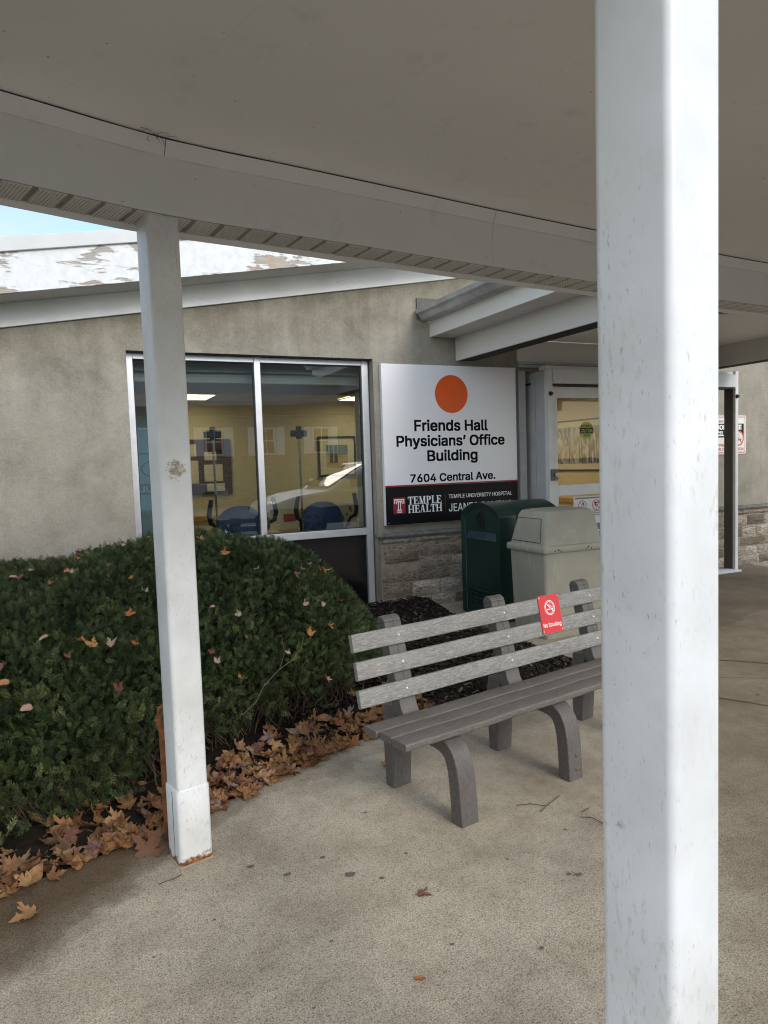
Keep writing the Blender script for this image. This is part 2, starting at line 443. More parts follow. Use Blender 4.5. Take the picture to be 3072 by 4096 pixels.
# foliage
M = Mat('yew_needles', (0.03, 0.06, 0.02), 0.55, spec=0.22)
tint = M.n('ShaderNodeAttribute', 'Fac', props={'attribute_name': 'tint'})
isl = M.n('ShaderNodeNewGeometry', 'Random Per Island')
tt = M.math('ADD', M.math('MULTIPLY', tint, 0.72), M.math('MULTIPLY', isl, 0.28))
c = M.ramp(tt, [(0.0, (0.006, 0.010, 0.004)), (0.34, (0.024, 0.038, 0.013)), (0.66, (0.076, 0.103, 0.036)), (1.0, (0.22, 0.24, 0.085))])
M.set('Base Color', c)
MATS['yew_needles'] = M.m
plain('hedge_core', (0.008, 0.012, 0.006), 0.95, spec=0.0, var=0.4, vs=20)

def leaf_mat(name, stops, src='ISLAND'):
    M = Mat(name, (0.3, 0.15, 0.05), 0.62, spec=0.3)
    if src == 'ISLAND':
        rnd = M.n('ShaderNodeNewGeometry', 'Random Per Island')
    else:
        rnd = M.n('ShaderNodeObjectInfo', 'Random')
    c = M.ramp(rnd, stops)
    c = M.mix(1.0, c, M.ramp(M.noise(38, 5, 0.65), [(0.32, (0.55, 0.50, 0.45)), (0.58, (1.0, 1.0, 1.0)), (0.75, (1.25, 1.2, 1.15))]), 'MULTIPLY')
    M.set('Base Color', c)
    M.bump(M.noise(60, 3), 0.4, 0.004)
    MATS[name] = M.m
leaf_mat('litter_leaves', [(0.0, (0.085, 0.042, 0.020)), (0.13, (0.18, 0.085, 0.034)), (0.28, (0.27, 0.140, 0.050)), (0.40, (0.17, 0.070, 0.030)), (0.52, (0.36, 0.220, 0.095)), (0.62, (0.14, 0.062, 0.030)), (0.74, (0.28, 0.130, 0.042)), (0.83, (0.26, 0.160, 0.080)), (0.90, (0.25, 0.185, 0.155)), (0.94, (0.09, 0.025, 0.030)), (1.0, (0.29, 0.155, 0.055))])
leaf_mat('leaf_pale', [(0.0, (0.46, 0.29, 0.21)), (0.5, (0.44, 0.35, 0.29)), (1.0, (0.46, 0.31, 0.17))], 'OBJ')
leaf_mat('leaf_orange', [(0.0, (0.46, 0.17, 0.05)), (0.5, (0.48, 0.25, 0.08)), (1.0, (0.40, 0.13, 0.04))], 'OBJ')
leaf_mat('leaf_brown', [(0.0, (0.22, 0.09, 0.05)), (0.5, (0.26, 0.14, 0.11)), (1.0, (0.17, 0.05, 0.03))], 'OBJ')

leaf_mat('leaf_tan', [(0.0, (0.30, 0.17, 0.07)), (1.0, (0.30, 0.17, 0.07))], 'OBJ')
leaf_mat('leaf_dull', [(0.0, (0.15, 0.07, 0.035)), (1.0, (0.15, 0.07, 0.035))], 'OBJ')

M = Mat('mulch', (0.02, 0.016, 0.013), 0.95, spec=0.15)
isl = M.n('ShaderNodeNewGeometry', 'Random Per Island')
M.set('Base Color', M.ramp(isl, [(0.0, (0.008, 0.006, 0.005)), (0.6, (0.026, 0.020, 0.016)), (0.93, (0.055, 0.042, 0.03)), (1.0, (0.16, 0.12, 0.085))]))
MATS['mulch'] = M.m
plain('soil', (0.02, 0.016, 0.012), 0.95, spec=0.1, var=0.5, vs=25, bump=0.8, bs=60)

# glass: fresnel mirror over a clear, slightly grey sheet
def glass(name, tint=(0.86, 0.88, 0.86), ior=1.75):
    m = bpy.data.materials.new(name)
    m.use_nodes = True
    nt = m.node_tree
    nt.nodes.clear()
    out = nt.nodes.new('ShaderNodeOutputMaterial')
    mx = nt.nodes.new('ShaderNodeMixShader')
    tr = nt.nodes.new('ShaderNodeBsdfTransparent')
    tr.inputs[0].default_value = tint + (1,)
    gl = nt.nodes.new('ShaderNodeBsdfGlossy')
    gl.inputs['Roughness'].default_value = 0.0
    nz = nt.nodes.new('ShaderNodeTexNoise')
    nz.inputs['Scale'].default_value = 1.4
    bp = nt.nodes.new('ShaderNodeBump')
    bp.inputs['Strength'].default_value = 0.06
    bp.inputs['Distance'].default_value = 0.02
    nt.links.new(nz.outputs['Fac'], bp.inputs['Height'])
    nt.links.new(bp.outputs['Normal'], gl.inputs['Normal'])
    fr = nt.nodes.new('ShaderNodeFresnel')
    fr.inputs['IOR'].default_value = ior
    ge = nt.nodes.new('ShaderNodeNewGeometry')
    mu = nt.nodes.new('ShaderNodeMath')
    mu.operation = 'MULTIPLY'
    inv = nt.nodes.new('ShaderNodeMath')
    inv.operation = 'SUBTRACT'
    inv.inputs[0].default_value = 1.0
    nt.links.new(ge.outputs['Backfacing'], inv.inputs[1])
    nt.links.new(fr.outputs[0], mu.inputs[0])
    nt.links.new(inv.outputs[0], mu.inputs[1])
    nt.links.new(mu.outputs[0], mx.inputs[0])
    nt.links.new(tr.outputs[0], mx.inputs[1])
    nt.links.new(gl.outputs[0], mx.inputs[2])
    nt.links.new(mx.outputs[0], out.inputs['Surface'])
    MATS[name] = m
glass('window_glass', (0.70, 0.74, 0.72), 2.7)
glass('door_glass', (0.92, 0.92, 0.90), 1.5)
glass('far_glass', (0.1, 0.1, 0.11), 1.6)

def emis(name, color, strength):
    M = Mat(name, color, 0.5)
    M.set('Emission Color', color)
    M.set('Emission Strength', strength)
    MATS[name] = M.m
emis('lamp_diffuser', (1.0, 0.88, 0.64), 6.5)

# ------------------------------------------------------------------ mesh helpers
WT = {}                                  # world translation of each object's origin
class MB:
    def __init__(self):
        self.v, self.f, self.mi, self.uv = [], [], [], {}
    def add(self, verts, faces, mi=0):
        o = len(self.v)
        self.v.extend([tuple(map(float, p)) for p in verts])
        for q in faces:
            self.f.append(tuple(o + i for i in q))
            self.mi.append(mi)
        return self
    def box(self, x0, x1, y0, y1, z0, z1, mi=0):
        return self.add([(x0, y0, z0), (x1, y0, z0), (x1, y1, z0), (x0, y1, z0), (x0, y0, z1), (x1, y0, z1), (x1, y1, z1), (x0, y1, z1)],
                        [(3, 2, 1, 0), (4, 5, 6, 7), (0, 1, 5, 4), (1, 2, 6, 5), (2, 3, 7, 6), (3, 0, 4, 7)], mi)
    def hexa(self, p, mi=0):
        return self.add(p, [(3, 2, 1, 0), (4, 5, 6, 7), (0, 1, 5, 4), (1, 2, 6, 5), (2, 3, 7, 6), (3, 0, 4, 7)], mi)
    def prism(self, poly, fn, a, b, mi=0):
        """poly: 2-D outline (counter-clockwise seen along a->b reversed); fn(p, q, t) -> xyz"""
        n = len(poly)
        vs = [fn(p[0], p[1], a) for p in poly] + [fn(p[0], p[1], b) for p in poly]
        fs = [tuple(range(n))[::-1], tuple(range(n, 2 * n))]
        fs += [(i, (i + 1) % n, n + (i + 1) % n, n + i) for i in range(n)]
        return self.add(vs, fs, mi)
    def loft(self, rings, mi=0, closed=True, caps=True):
        n = len(rings[0])
        vs = [p for r in rings for p in r]
        fs = []
        for k in range(len(rings) - 1):
            for i in range(n if closed else n - 1):
                j = (i + 1) % n
                fs.append((k * n + i, k * n + j, (k + 1) * n + j, (k + 1) * n + i))
        if caps:
            fs.append(tuple(range(n))[::-1])
            fs.append(tuple(range((len(rings) - 1) * n, len(rings) * n)))
        return self.add(vs, fs, mi)
    def tube(self, path, r, n=8, mi=0, caps=True):
        path = [Vector(p) for p in path]
        rs = r if isinstance(r, (list, tuple)) else [r] * len(path)
        rings = []
        up = Vector((0.13, 0.21, 0.97))
        for i, p in enumerate(path):
            t = (path[min(i + 1, len(path) - 1)] - path[max(i - 1, 0)]).normalized()
            a = t.cross(up)
            if a.length < 1e-3:
                a = t.cross(Vector((1, 0, 0)))
            a.normalize()
            b = t.cross(a)
            rings.append([tuple(p + (a * math.cos(2 * math.pi * k / n) + b * math.sin(2 * math.pi * k / n)) * rs[i]) for k in range(n)])
        return self.loft(rings, mi, True, caps)
    def disc(self, c, ua, va, r, r2=None, n=40, th=0.002, mi=0, rin=None):
        """a thin disc or ring standing on plane (ua, va), with real thickness along ua x va"""
        c, ua, va = Vector(c), Vector(ua), Vector(va)
        nn = ua.cross(va).normalized()
        r2 = r2 or r
        P = lambda k, s, t: tuple(c + ua * (math.cos(2 * math.pi * k / n) * r * s) + va * (math.sin(2 * math.pi * k / n) * r2 * s) + nn * t)
        if rin is None:
            vs = [P(k, 1, 0) for k in range(n)] + [P(k, 1, th) for k in range(n)]
            fs = [tuple(range(n))[::-1], tuple(range(n, 2 * n))] + [(k, (k + 1) % n, n + (k + 1) % n, n + k) for k in range(n)]
        else:
            q = rin / r
            vs = [P(k, 1, 0) for k in range(n)] + [P(k, 1, th) for k in range(n)] + [P(k, q, 0) for k in range(n)] + [P(k, q, th) for k in range(n)]
            fs = []
            for k in range(n):
                j = (k + 1) % n
                fs += [(k, j, n + j, n + k), (n + k, n + j, 3 * n + j, 3 * n + k), (2 * n + j, 2 * n + k, 3 * n + k, 3 * n + j), (j, k, 2 * n + k, 2 * n + j)]
        return self.add(vs, fs, mi)

def tag(o, label=None, cat=None, group=None, kind=None):
    if label: o['label'] = label
    if cat: o['category'] = cat
    if group: o['group'] = group
    if kind: o['kind'] = kind
    return o

def link(o, parent=None):
    COL.objects.link(o)
    if parent is not None:
        o.parent = parent
    return o

def islands(mb):
    p = list(range(len(mb.v)))
    def find(i):
        while p[i] != i:
            p[i] = p[p[i]]; i = p[i]
        return i
    for f in mb.f:
        a = find(f[0])
        for i in f[1:]: p[find(i)] = a
    out = {}
    for f, mi in zip(mb.f, mb.mi): out.setdefault(find(f[0]), []).append((f, mi))
    res = []
    for fl in out.values():
        m = MB(); idx = {}
        for f, mi in fl:
            for i in f:
                if i not in idx: idx[i] = len(m.v); m.v.append(mb.v[i])
            m.f.append(tuple(idx[i] for i in f)); m.mi.append(mi)
        res.append(m)
    return res
def obs(name, mb, *a, **k):
    """every separate piece of mb becomes an object of its own"""
    return [ob(name, m, *a, **k) for m in islands(mb)]
def ob(name, mb, mats, parent=None, bevel=0.0, smooth=None, label=None, local=False, seg=2, fix=True):
    me = bpy.data.meshes.new(name)
    me.from_pydata(mb.v, [], mb.f)
    if not isinstance(mats, (list, tuple)):
        mats = [mats]
    for m in mats:
        me.materials.append(MATS[m])
    if len(mats) > 1:
        me.polygons.foreach_set('material_index', mb.mi)
    if fix:
        bm = bmesh.new()
        bm.from_mesh(me)
        bmesh.ops.recalc_face_normals(bm, faces=bm.faces)
        bm.to_mesh(me)
        bm.free()
    me.update()
    if smooth:
        me.shade_smooth()
        me.set_sharp_from_angle(angle=R(smooth))
    o = link(bpy.data.objects.new(name, me), parent)
    wt = WT.get(parent, Vector((0, 0, 0))) if parent else Vector((0, 0, 0))
    if local:
        WT[o] = wt
    else:
        o.location = -wt
        WT[o] = Vector((0, 0, 0))
    if bevel:
        b = o.modifiers.new('bevel', 'BEVEL')
        b.width = bevel
        b.segments = seg
        b.limit_method = 'ANGLE'
        b.angle_limit = R(38)
        if not smooth:
            me.shade_smooth()
            me.set_sharp_from_angle(angle=R(30))
            b.harden_normals = False
    if label:
        o['label'] = label
    return o

def thing(name, label, cat, loc=(0, 0, 0), rz=0.0, group=None):
    o = link(bpy.data.objects.new(name, None))
    o.empty_display_size = 0.2
    o.location = loc
    o.rotation_euler = (0, 0, rz)
    WT[o] = Vector(loc)
    return tag(o, label, cat, group)

# text -> mesh in the plane (origin, u, v); Blender's own interface sans is the closest to the sign's grotesque
_CAP = {}
import os
FONT = None
try:
    FONT = bpy.data.fonts.load(os.path.join(bpy.utils.system_resource('DATAFILES'), 'fonts', 'Inter.woff2'))
except Exception:
    FONT = None
def text_geo(s):
    cu = bpy.data.curves.new('txt', 'FONT')
    cu.body = s
    if FONT: cu.font = FONT
    cu.size = 1.0
    cu.resolution_u = 4
    cu.fill_mode = 'NONE'
    o = bpy.data.objects.new('txt', cu)
    COL.objects.link(o)
    dg = bpy.context.evaluated_depsgraph_get()
    me = bpy.data.meshes.new_from_object(o.evaluated_get(dg))
    co = [Vector((v.co.x, v.co.y)) for v in me.vertices]
    ed = [tuple(e.vertices) for e in me.edges]
    bpy.data.objects.remove(o)
    bpy.data.curves.remove(cu)
    bpy.data.meshes.remove(me)
    # outlines as loops, in drawing order
    nb = {}
    for a_, b_ in ed:
        nb.setdefault(a_, []).append(b_); nb.setdefault(b_, []).append(a_)
    loops, seen = [], set()
    for st_ in range(len(co)):
        if st_ in seen or st_ not in nb: continue
        lp, cur, prev = [st_], st_, None
        seen.add(st_)
        nxt = st_ + 1 if st_ + 1 in nb[st_] else nb[st_][0]
        while nxt not in seen:
            lp.append(nxt); seen.add(nxt)
            c2 = [q for q in nb[nxt] if q not in seen]
            if not c2: break
            nxt = c2[0]
        if len(lp) > 2: loops.append(lp)
    # fill by winding number, so overlapping strokes of a letter merge cleanly
    VV, FF = [], []
    clusters = []
    for lp in loops:
        x0, x1 = min(co[i].x for i in lp), max(co[i].x for i in lp)
        for c_ in clusters:
            if x0 < c_[1] - 1e-4 and x1 > c_[0] + 1e-4:
                c_[0], c_[1] = min(x0, c_[0]), max(x1, c_[1]); c_[2].append(lp); break
        else:
            clusters.append([x0, x1, [lp]])
    for x0, x1, lps in clusters:
        pts, edg, polys = [], [], []
        for lp in lps:
            o_ = len(pts)
            P_ = [co[i] for i in lp]
            pts += P_; polys.append(P_)
            edg += [(o_ + i, o_ + (i + 1) % len(lp)) for i in range(len(lp))]
        vo, eo, fo_, *_r2 = delaunay_2d_cdt(pts, edg, [], 0, 1e-6)
        base = len(VV)
        VV += [(v.x, v.y, 0.0) for v in vo]
        for f in fo_:
            cx_ = sum(vo[i].x for i in f) / len(f); cy2 = sum(vo[i].y for i in f) / len(f)
            wn_ = 0
            for P_ in polys:
                for i in range(len(P_)):
                    a_, b_ = P_[i], P_[(i + 1) % len(P_)]
                    if (a_.y > cy2) != (b_.y > cy2):
                        if cx_ < a_.x + (cy2 - a_.y) / (b_.y - a_.y) * (b_.x - a_.x):
                            wn_ += 1 if b_.y > a_.y else -1
            if wn_: FF.append(tuple(base + i for i in f))
    return VV, FF
def put_text(mb, s, x0, x1, base, cap, fn, bold=0.0, mi=0, nrm=(0, -1, 0)):
    """flat lettering; bold thickens the strokes by restamping the letters a hair apart"""
    if 'H' not in _CAP:
        v, _ = text_geo('H')
        _CAP['H'] = (min(p[1] for p in v), max(p[1] for p in v))
    b0, b1 = _CAP['H']
    vs, fs = text_geo(s)
    lo, hi = min(p[0] for p in vs), max(p[0] for p in vs)
    k = cap / (b1 - b0)
    d = bold * k
    sx, sy = (x1 - x0 - 2 * d) / (hi - lo), (cap - 1.6 * d) / (b1 - b0)
    stamps = [(0, 0)]
    if bold: stamps += [(d * a_, .8 * d * b_) for a_ in (-1, 0, 1) for b_ in (-1, 0, 1) if a_ or b_]
    for i, (ox, oy) in enumerate(stamps):
        V = []
        for p in vs:
            c = fn(x0 + d + (p[0] - lo) * sx + ox, base + .8 * d + (p[1] - b0) * sy + oy)
            V.append(tuple(c[j] + nrm[j] * i * 0.00006 for j in range(3)))
        mb.add(V, fs, mi)

def ribbon_poly(pts, t):
    """offset a polyline to a closed ribbon: pts is one side, the other lies t to its right"""
    n = len(pts)
    off = []
    for i in range(n):
        a, b = pts[max(i - 1, 0)], pts[min(i + 1, n - 1)]
        dx, dy = b[0] - a[0], b[1] - a[1]
        l = math.hypot(dx, dy)
        off.append((pts[i][0] + dy / l * t, pts[i][1] - dx / l * t))
    return pts, off

# ================================================================== GROUND
def smooth_curve(pts, n=8):
    """Catmull-Rom through 2-D points"""
    P = [np.array(p, float) for p in pts]
    P = [2 * P[0] - P[1]] + P + [2 * P[-1] - P[-2]]
    out = []
    for i in range(1, len(P) - 2):
        for k in range(n):
            t = k / n
            a, b, c, d = P[i - 1], P[i], P[i + 1], P[i + 2]
            out.append(tuple(0.5 * (2 * b + (c - a) * t + (2 * a - 5 * b + 4 * c - d) * t * t + (3 * b - a - 3 * c + d) * t ** 3)))
    out.append(tuple(P[-2]))
    return out

mb = MB()
mb.add([(-400, -400, -0.125), (400, -400, -0.125), (400, 400, -0.125), (-400, 400, -0.125)], [(0, 1, 2, 3)])
tag(ob('ground', mb, 'asphalt'), kind='structure')

BED = smooth_curve([(-7, 0.7), (-3, 2.14), (-1.5, 2.62), (-0.3, 2.99), (0.3, 3.17), (0.65, 3.32), (1.03, 3.50), (1.62, 3.74), (2.2, 3.92), (2.9, 4.04), (3.45, 4.11)], 6) + [(3.60, 4.20), (3.65, 4.5), (3.67, 5.2), (3.70, 6.2), (3.72, 6.86)]
slab = BED + [(8.88, 6.86), (8.84, 6.56), (13.5, 6.50), (13.5, -0.75), (-7, -0.75)]
mb = MB()
mb.prism([p for p in slab][::-1], lambda x, y, t: (x, y, t), -0.12, 0.0)
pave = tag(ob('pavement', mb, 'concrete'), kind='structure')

# cracks and gum spots lie on the slab
def wander(a, b, n, amp):
    a, b = np.array(a), np.array(b)
    d = (b - a) / np.linalg.norm(b - a)
    pn = np.array([-d[1], d[0]])
    off = np.cumsum(rng.normal(0, amp, n + 1))
    off -= np.linspace(off[0], off[-1], n + 1)
    return [tuple(a + (b - a) * k / n + pn * off[k]) for k in range(n + 1)]
def flat_strip(mb, pts, w, z=0.003):
    for i in range(len(pts) - 1):
        a, b = np.array(pts[i]), np.array(pts[i + 1])
        d = (b - a) / (np.linalg.norm(b - a) + 1e-9)
        n = np.array([-d[1], d[0]]) * w / 2
        mb.add([(*(a - n), z), (*(b - n), z), (*(b + n), z), (*(a + n), z)], [(0, 1, 2, 3)])
mb = MB()
flat_strip(mb, wander((4.1, 4.35), (5.4, 2.6), 26, 0.012), 0.012)
flat_strip(mb, wander((3.6, 3.75), (4.35, 2.2), 22, 0.012), 0.009)
flat_strip(mb, wander((4.0, 3.62), (4.6, 3.2), 10, 0.008), 0.005)
obs('crack', mb, 'crack_dark', pave)
mb = MB()
for (x, y, r) in [(1.70, 2.085, .012), (1.73, 2.066, .018), (1.052, 2.40, .012), (0.897, 2.644, .014), (1.212, 2.509, .010), (0.62, 2.72, .018), (0.734, 2.596, .020), (0.952, 2.48, .026), (1.55, 2.28, .008), (1.9, 2.35, .010), (0.75, 2.15, .009), (0.42, 2.45, .008), (1.1, 1.95, .010), (1.35, 1.8, .012), (0.6, 1.9, .008), (1.62, 1.75, .009), (2.5, 2.2, .014), (0.2, 2.35, .007), (2.35, 2.9, .012), (1.2, 2.9, .012), (4.2, 3.6, .02), (4.6, 3.0, .022), (4.3, 2.7, .02), (5.2, 3.8, .022), (4.9, 4.4, .02), (5.6, 4.6, .025), (6.0, 5.2, .025), (3.6, 2.3, .016), (3.4, 1.9, .016), (3.9, 2.55, .02), (4.1, 3.1, .02), (6.6, 5.4, .03)]:
    n = 22
    ph = rng.uniform(0, 6)
    vs = [(x + math.cos(2 * math.pi * k / n) * r * .75 * (1 + .16 * math.sin(2 * math.pi * k / n * 3 + ph)), y + math.sin(2 * math.pi * k / n) * r * .75 * (.8 + .15 * math.cos(2 * math.pi * k / n * 2 + ph)), 0.0035) for k in range(n)]
    mb.add(vs, [tuple(range(n))])
obs('gum_spot', mb, 'gum_dark', pave)

def seg_dist(px, py, poly):
    best = np.full(np.shape(px), 1e9)
    for (ax, ay), (bx, by) in zip(poly[:-1], poly[1:]):
        dx, dy = bx - ax, by - ay
        t = np.clip(((px - ax) * dx + (py - ay) * dy) / (dx * dx + dy * dy + 1e-12), 0, 1)
        best = np.minimum(best, np.hypot(px - ax - t * dx, py - ay - t * dy))
    return best
def inside(px, py, poly):
    r = np.zeros(np.shape(px), bool)
    n = len(poly)
    for i in range(n):
        (ax, ay), (bx, by) = poly[i], poly[(i + 1) % n]
        c = ((ay > py) != (by > py)) & (px < (bx - ax) * (py - ay) / (by - ay + 1e-12) + ax)
        r ^= c
    return r
BEDPOLY = BED + [(-7, 6.9)]
def bed_z(x, y):
    d = seg_dist(x, y, BED)
    ins = inside(x, y, BEDPOLY)
    z = np.where(ins, np.minimum(d * 0.22, 0.05) - 0.018, -0.06)
    z = z + np.where(ins, np.clip((y - 6.1) * 0.10, 0, 0.07), 0)
    return z + np.where(ins, 0.012 * np.sin(7 * x + 3 * y) * np.sin(5 * y - 2 * x), 0)
gx, gy = np.meshgrid(np.arange(-7, 3.80, 0.09), np.arange(0.7, 6.95, 0.09), indexing='ij')
gz = bed_z(gx, gy)
nx, ny = gx.shape
mb = MB()
vs = np.stack([gx, gy, gz], -1).reshape(-1, 3)
fs = [(i * ny + j, (i + 1) * ny + j, (i + 1) * ny + j + 1, i * ny + j + 1) for i in range(nx - 1) for j in range(ny - 1)]
mb.add(vs, fs)
tag(ob('soil', mb, 'soil', smooth=60), kind='structure')

def batch(name, tv, tf, M3, T, mat, attr=None):
    """many copies of one template (tv verts, tf faces) with 3x3 matrices M3 and offsets T in ONE mesh"""
    tv = np.asarray(tv, float)
    k, n = len(T), len(tv)
    V = np.einsum('kij,nj->kni', M3, tv) + T[:, None, :]
    me = bpy.data.meshes.new(name)
    sizes = np.array([len(f) for f in tf])
    flat = np.concatenate([np.array(f) for f in tf])
    loops = (flat[None, :] + (np.arange(k) * n)[:, None]).reshape(-1)
    starts1 = np.concatenate([[0], np.cumsum(sizes)[:-1]])
    starts = (starts1[None, :] + (np.arange(k) * sizes.sum())[:, None]).reshape(-1)
    me.vertices.add(k * n)
    me.vertices.foreach_set('co', V.reshape(-1))
    me.loops.add(len(loops))
    me.loops.foreach_set('vertex_index', loops.astype(np.int32))
    me.polygons.add(len(starts))
    me.polygons.foreach_set('loop_start', starts.astype(np.int32))
    me.polygons.foreach_set('loop_total', np.tile(sizes, k).astype(np.int32))
    if attr is not None:
        a = me.attributes.new('tint', 'FLOAT', 'POINT')
        a.data.foreach_set('value', np.repeat(attr, n).astype(np.float32))
    me.update(calc_edges=True)
    me.validate()
    me.materials.append(MATS[mat])
    return me
def rots(axis_z, spin):
    """3x3 matrices whose local +z is axis_z, spun about it"""
    z = axis_z / np.linalg.norm(axis_z, axis=1, keepdims=True)
    ref = np.where(np.abs(z[:, 2:3]) < 0.9, np.array([[0, 0, 1.0]]), np.array([[1.0, 0, 0]]))
    x = np.cross(ref, z)
    x /= np.linalg.norm(x, axis=1, keepdims=True)
    y = np.cross(z, x)
    c, s = np.cos(spin)[:, None], np.sin(spin)[:, None]
    return np.stack([x * c + y * s, -x * s + y * c, z], -1)

# bark mulch behind the bench
N = 9000
px, py = rng.uniform(1.2, 3.68, N), rng.uniform(3.7, 6.86, N)
k = inside(px, py, BEDPOLY)
px, py = px[k], py[k]
N = len(px)
ch = [(-.5, -.5, -.5), (.5, -.5, -.5), (.5, .5, -.5), (-.5, .5, -.5), (-.45, -.35, .5), (.35, -.4, .5), (.45, .3, .5), (-.3, .45, .5)]
cf = [(3, 2, 1, 0), (4, 5, 6, 7), (0, 1, 5, 4), (1, 2, 6, 5), (2, 3, 7, 6), (3, 0, 4, 7)]
ax = np.stack([rng.normal(0, .35, N), rng.normal(0, .35, N), np.ones(N)], -1)
A = rots(ax, rng.uniform(0, 6.28, N)) * np.stack([rng.uniform(.015, .065, N), rng.uniform(.008, .02, N), rng.uniform(.004, .010, N)], -1)[:, None, :]
T = np.stack([px, py, bed_z(px, py) + rng.uniform(.0, .02, N)], -1)
o = link(bpy.data.objects.new('mulch', batch('mulch', ch, cf, A, T, 'mulch')))
tag(o, kind='stuff')

# ================================================================== BUILDING
FY = 6.90                                   # facade plane
bld = thing('office_building', 'tan stucco single storey office building with stone base and peeling white roof edge', 'building', (2.5, FY, 0))
top = lambda x: 3.06 + 0.17 * (min(x, 15 - x) + 0.341)
xz = lambda y0: (lambda x, z, t: (x, y0 + t, z))
mb = MB()
def wallpiece(pts):
    mb.prism(pts, lambda x, z, t: (x, t, z), FY, FY + 0.25)
wallpiece([(-4.2, -.1), (.65, -.1), (.65, top(.65)), (-4.2, top(-4.2))])
wallpiece([(.65, 2.705), (3.12, 2.705), (3.12, top(3.12)), (.65, top(.65))])
wallpiece([(3.12, -.1), (5.07, -.1), (5.07, top(5.07)), (3.12, top(3.12))])
wallpiece([(5.07, 2.62), (6.75, 2.62), (6.75, top(6.75)), (5.07, top(5.07))])
wallpiece([(6.75, -.1), (14.5, -.1), (14.5, top(14.5)), (7.5, top(7.5)), (6.75, top(6.75))])
ob('wall', mb, 'stucco', bld)
# wall reveal of the pier, inside the lobby
mb = MB(); mb.box(3.115, 5.06, 7.152, 7.42, 0, 2.56)
ob('pier_lining', mb, 'lobby_white', bld)

# fieldstone base: individually faced stones in mortar
def stones(x0, x1, yf, ztop, seed, big=None):
    r = random.Random(seed)
    mb = MB()
    rows = []
    z = ztop
    first = True
    while z > 0.02:
        h = min(.07 if first else r.choice([.105, .12, .13, .15, .165]), z); first = False
        if z - h < 0.06: h = z
        rows.append((z - h, z)); z -= h
    def stone(a, b, c, d):
        g = .0065
        a, b, c, d = a + g, b - g, c + g, d - g
        if b - a < .03 or d - c < .02: return
        nx_, nz_ = max(2, int((b - a) / .055)), max(2, int((d - c) / .04))
        vs, fs = [], []
        bulge = r.uniform(.006, .022)
        for i in range(nx_ + 1):
            for j in range(nz_ + 1):
                u, v_ = i / nx_, j / nz_
                e = min(1, min(u, 1 - u) * (b - a) / .012) * min(1, min(v_, 1 - v_) * (d - c) / .012)
                x = a + (b - a) * u + (r.uniform(-.006, .006) if 0 < i < nx_ or 0 < j < nz_ else r.uniform(-.004, .004))
                zz = c + (d - c) * v_ + r.uniform(-.005, .005)
                vs.append((x, yf - e * bulge - r.uniform(0, .009) * e + (0.003 if e == 0 else 0), zz))
        m = nz_ + 1
        for i in range(nx_):
            for j in range(nz_):
                fs.append((i * m + j, (i + 1) * m + j, (i + 1) * m + j + 1, i * m + j + 1))
        mb.add(vs, fs)
    for (a, b) in rows:
        x = x0 - r.uniform(0, .15)
        while x < x1:
            w = r.uniform(.24, .58)
            xa, xb = max(x, x0), min(x + w, x1)
            x += w
            if big and xa < big[1] and xb > big[0] and a < big[3] - .01 and b > big[2] + .01:
                if xb > big[1] + .05: xa = big[1]
                elif xa < big[0] - .05: xb = big[0]
                else: continue
            stone(xa, xb, a, b)
    if big: stone(*big)
    return mb
mb = stones(3.13, 5.06, 6.862, .785, 5, (3.16, 3.60, .505, .70))
sb = ob('stone_base', mb, 'fieldstone', bld, smooth=50, fix=False)
mb = MB(); mb.box(3.125, 5.065, 6.868, 6.899, -.1, .79)
ob('mortar', mb, 'mortar', sb)
mb = stones(6.8, 13.5, 6.862, .775, 9)
sb2 = ob('stone_base', mb, 'fieldstone', bld, smooth=50, fix=False)
mb = MB(); mb.box(6.76, 13.6, 6.868, 6.899, -.1, .78)
ob('mortar', mb, 'mortar', sb2)
mb = stones(-4.2, .64, 6.862, .785, 11)
sb3 = ob('stone_base', mb, 'fieldstone', bld, smooth=50, fix=False)
mb = MB(); mb.box(-4.2, .645, 6.868, 6.899, -.1, .79)
ob('mortar', mb, 'mortar', sb3)
def ledge(x0, x1, z0, z1):
    r = random.Random(int(x0 * 10) + 50)
    n = max(3, int((x1 - x0) / .07))
    rings = []
    for i in range(n + 1):
        x = x0 + (x1 - x0) * i / n
        j = lambda a: r.uniform(-a, a)
        yo = 6.835 + j(.006)
        rings.append([(x, 6.899, z0), (x, yo + .008, z0 + j(.004)), (x, yo - .004, z0 + .02 + j(.005)), (x, yo, z1 - .012 + j(.004)), (x, yo + .02, z1 - .002 + j(.003)), (x, 6.899, z1 + .006)])
    return MB().loft(rings)
for a, b in ((3.08, 5.05), (6.8, 13.5), (-4.2, .64)):
    ob('stone_ledge', ledge(a, b, .79, .838), 'slate_ledge', bld)

